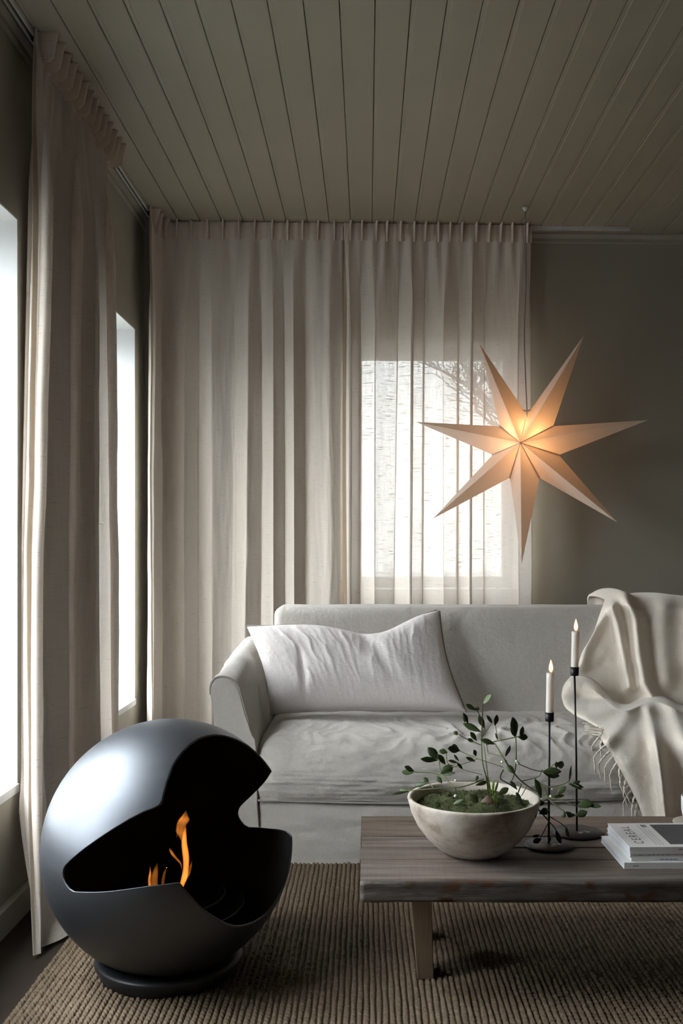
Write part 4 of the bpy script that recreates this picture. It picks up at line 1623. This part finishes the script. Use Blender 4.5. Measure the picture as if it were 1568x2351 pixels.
def book(name, label, cat, x, y, z, w_, dp, th, rot, cover, thin=True):
    """spine faces the camera along the front edge; origin at front left corner"""
    e = thing(name, label, cat, (x, y, z), 'books stacked on the table')
    R = Matrix.Translation((x, y, z)) @ Matrix.Rotation(rot, 4, 'Z')

    def put(o):
        o.data.transform(R)
        return o
    t_ = min(0.0016, th * 0.2)
    put(MB().box(0, w_, 0, dp, 0, t_).build('back_cover', cover, e))
    put(MB().box(0.0012, w_ - 0.0015, t_, dp - 0.0015, t_, th - t_).build('pages', 'page_edge', e))
    fc_ = put(MB().box(0, w_, 0, dp, th - t_, th).build('front_cover', cover, e))
    sp_ = put(MB().box(0, w_, 0, t_, t_, th - t_).build('spine', cover, e))
    return sp_, fc_, R


def dashes(parent, R, x0, x1, zc, h, mat, seed, name='spine_print'):
    rr = random.Random(seed)
    m_ = MB()
    x = x0
    while x < x1:
        wd = rr.uniform(.0012, .0030)
        m_.box(x, x + wd, -0.0004, 0.0001, zc - h / 2, zc + h / 2)
        x += wd + rr.choice((0.0008, 0.0008, 0.0026))
    o = m_.build(name, mat, parent)
    o.data.transform(R)


bx, by = 0.5725, 2.218
z = TZ + 0.0005
e1, f1, R1 = book('hardback_book', 'thick white book at the bottom of the stack', 'book', bx, by, z, 0.27, 0.205, 0.0145, 0.018, 'paper_white')
dashes(e1, R1, 0.020, 0.032, 0.0072, 0.0022, 'ink_grey', 1)
z += 0.0150
e2, f2, R2 = book('paperback_book', 'thin white booklet with a blue line of print, second from the bottom', 'book', bx + 0.018, by + 0.008, z, 0.24, 0.19, 0.0072, 0.035, 'paper_white')
dashes(e2, R2, 0.065, 0.105, 0.0036, 0.0018, 'ink_blue', 2)
z += 0.0077
e3, f3, R3 = book('paperback_book', 'off-white book with a long line of grey print, second from the top', 'book', bx + 0.016, by + 0.010, z, 0.24, 0.192, 0.0110, 0.030, 'paper_grey')
dashes(e3, R3, 0.006, 0.20, 0.0055, 0.0022, 'ink_grey', 3)
z += 0.0115
e4, f4, R4 = book('magazine', 'grey magazine with large title and dark cover picture on top of the stack', 'magazine', bx + 0.0155, by + 0.012, z, 0.245, 0.192, 0.0112, 0.018, 'paper_grey')
ttop = 0.0114
text_part('title', 'CEREAL', 0.030, R4 @ Vector((0.033, 0.094, ttop)), math.pi / 2 + 0.018, 'ink', f4, spacing=1.45)
MBp = MB().box(0.098, 0.238, 0.020, 0.178, ttop - 0.0002, ttop + 0.0002).build('cover_picture', 'print_dark', f4)
MBp.data.transform(R4)
m_ = MB()
for x_, a_, b_ in ((0.066, 0.018, 0.178), (0.0735, 0.016, 0.178), (0.081, 0.016, 0.135)):
    m_.box(x_, x_ + 0.0008, a_, b_, ttop - 0.0002, ttop + 0.0001)
m_.box(0.074, 0.087, 0.158, 0.178, ttop - 0.0002, ttop + 0.0001)
m_.build('cover_print', 'ink_grey', f4).data.transform(R4)
dashes(e4, R4, 0.110, 0.120, 0.0056, 0.0026, 'ink_grey', 4)

# white cup on a saucer at the right edge of the view
cp = Vector((0.858, 2.545, TZ))
sau = thing('saucer', 'beige saucer behind the stack of books', 'saucer', tuple(cp))
MB().lathe([(0.0, 0.0), (0.035, 0.0), (0.050, 0.004), (0.073, 0.011), (0.0745, 0.0125), (0.072, 0.0135), (0.048, 0.007), (0.0, 0.005)], tuple(cp), 48).build('plate', 'saucer_beige', sau, True)
cup = thing('cup', 'white ceramic cup cut off by the right edge of the photo', 'cup', (cp.x, cp.y, cp.z + 0.006))
MB().lathe([(0.0, 0.0), (0.030, 0.0), (0.040, 0.004), (0.049, 0.018), (0.053, 0.040), (0.0535, 0.068), (0.053, 0.074), (0.051, 0.075), (0.050, 0.068), (0.047, 0.022), (0.036, 0.008), (0.0, 0.006)],
           (cp.x, cp.y, cp.z + 0.006), 48).build('body', 'ceramic_white', cup, True)
hp = [Vector((cp.x + 0.052 + 0.026 * math.sin(math.pi * k / 10), cp.y, cp.z + 0.026 + 0.038 * k / 10)) for k in range(11)]
MB().tube(hp, 0.0045, 8).build('handle', 'ceramic_white', cup, True)

# ------------------------------------------------------------------ star lantern
SD = 4.08
sc_ = at(1207, 1027, SD)
star = thing('star_lantern', 'large seven-pointed paper star lamp glowing in front of the curtain edge', 'lamp', tuple(sc_))
SR, SN, ST = 0.487, 0.140, 0.150
yaw = math.radians(17)
xa = Vector((math.cos(yaw), -math.sin(yaw), 0))
za = Vector((-math.sin(yaw), -math.cos(yaw), 0.03)).normalized()
ya = za.cross(xa).normalized()


def sp3(x, y, z):
    return sc_ + xa * x + ya * y + za * z


step = 2 * math.pi / 7
ang0 = -math.pi / 2 - math.radians(1.8)
lens = [0.985, 0.985, 1.01, 1.035, 0.99, 0.985, 0.99]     # bottom, then anticlockwise
for k in range(7):
    a_ = ang0 + k * step
    gl = 0.004 if k == 4 else 0.0008        # the glued edges gape a little at the top seam
    gr = 0.004 if k == 3 else 0.0008
    L = SR * lens[k]
    n1 = a_ - step / 2
    n2 = a_ + step / 2

    def notch(an, g, sg):
        return (SN * math.cos(an) - sg * g * math.sin(an) * -1, SN * math.sin(an) - sg * g * math.cos(an))
    pn1 = (SN * math.cos(n1) - gl * math.sin(n1), SN * math.sin(n1) + gl * math.cos(n1))
    pn2 = (SN * math.cos(n2) + gr * math.sin(n2), SN * math.sin(n2) - gr * math.cos(n2))
    tip = (L * math.cos(a_), L * math.sin(a_))
    bow = 0.0
    vs = [sp3(0, 0, ST), sp3(*tip, 0), sp3(*pn1, 0), sp3(*pn2, 0), sp3(0, 0, -ST)]
    pt = pyd('point', vs, [(0, 2, 1), (0, 1, 3), (4, 1, 2), (4, 3, 1)], 'star_paper', star, False)
    # folded glue flap along the valley between two points
    if k != 3:
        c1 = (SN * math.cos(n2), SN * math.sin(n2))
        d1 = Vector((-math.sin(n2), math.cos(n2)))
        w_ = 0.0045
        vs = [sp3(0, 0, ST + 0.004), sp3(c1[0] * 1.02, c1[1] * 1.02, 0.005),
              sp3(c1[0] + d1.x * w_, c1[1] + d1.y * w_, -0.004), sp3(d1.x * 0.001, d1.y * 0.001, ST - 0.003),
              sp3(c1[0] - d1.x * w_, c1[1] - d1.y * w_, -0.004), sp3(-d1.x * 0.001, -d1.y * 0.001, ST - 0.003)]
        pyd('glued_seam', vs, [(0, 1, 2, 3), (1, 0, 5, 4)], 'star_seam', pt, False)
nt = sp3(SN * math.cos(ang0 + 3.5 * step), SN * math.sin(ang0 + 3.5 * step), 0)
ct = Vector((at(1206, 700, SD).x, SD, CEIL))
cpts = [nt + Vector((0, 0, -0.03)), nt + Vector((0, 0, 0.015)), Vector((ct.x - .004, SD, nt.z + 0.3)), Vector((ct.x + .002, SD, nt.z + 0.55)), ct]
MB().tube(smooth_path(cpts, 30), 0.0024, 6).build('cord', 'cord_grey', star, True)
# thread tied around the neck
tp = [nt + Vector((0.014 * math.cos(q * .7), -0.012 * math.sin(q * .7), 0.010 + 0.0015 * math.sin(q))) for q in range(10)]
MB().tube(tp, 0.0012, 5).build('tie', 'cord_grey', star, True)
MB().tube([nt + Vector((-0.02, -0.01, 0.012)), nt + Vector((0, -0.013, 0.009)), nt + Vector((0.025, -0.012, 0.016))], 0.001, 5).build('tie', 'cord_grey', star, True)
hk = MB().lathe([(0.0, 0.0), (0.012, 0.0), (0.012, -0.006), (0.004, -0.018), (0.0, -0.018)], (ct.x, SD, CEIL - 0.0005), 16).build('ceiling_hook', 'rail_white', star, True)
# bulb hanging inside the star
bp = sp3(0.0, 0.035, 0.0)
bm_ = MB().lathe([(0.0, -0.028), (0.012, -0.024), (0.018, -0.012), (0.018, 0.0), (0.010, 0.018), (0.008, 0.028), (0.0, 0.028)], tuple(bp), 16)
bm_.build('bulb', 'bulb_glow', star, True)
ld = bpy.data.lights.new('star_bulb_light', 'POINT')
ld.energy = 1.3
ld.color = (1.0, 0.60, 0.30)
ld.shadow_soft_size = 0.03
lo = bpy.data.objects.new('star_bulb_light', ld)
COL.objects.link(lo)
adopt(lo, star)
lo.location = bp + za * 0.03
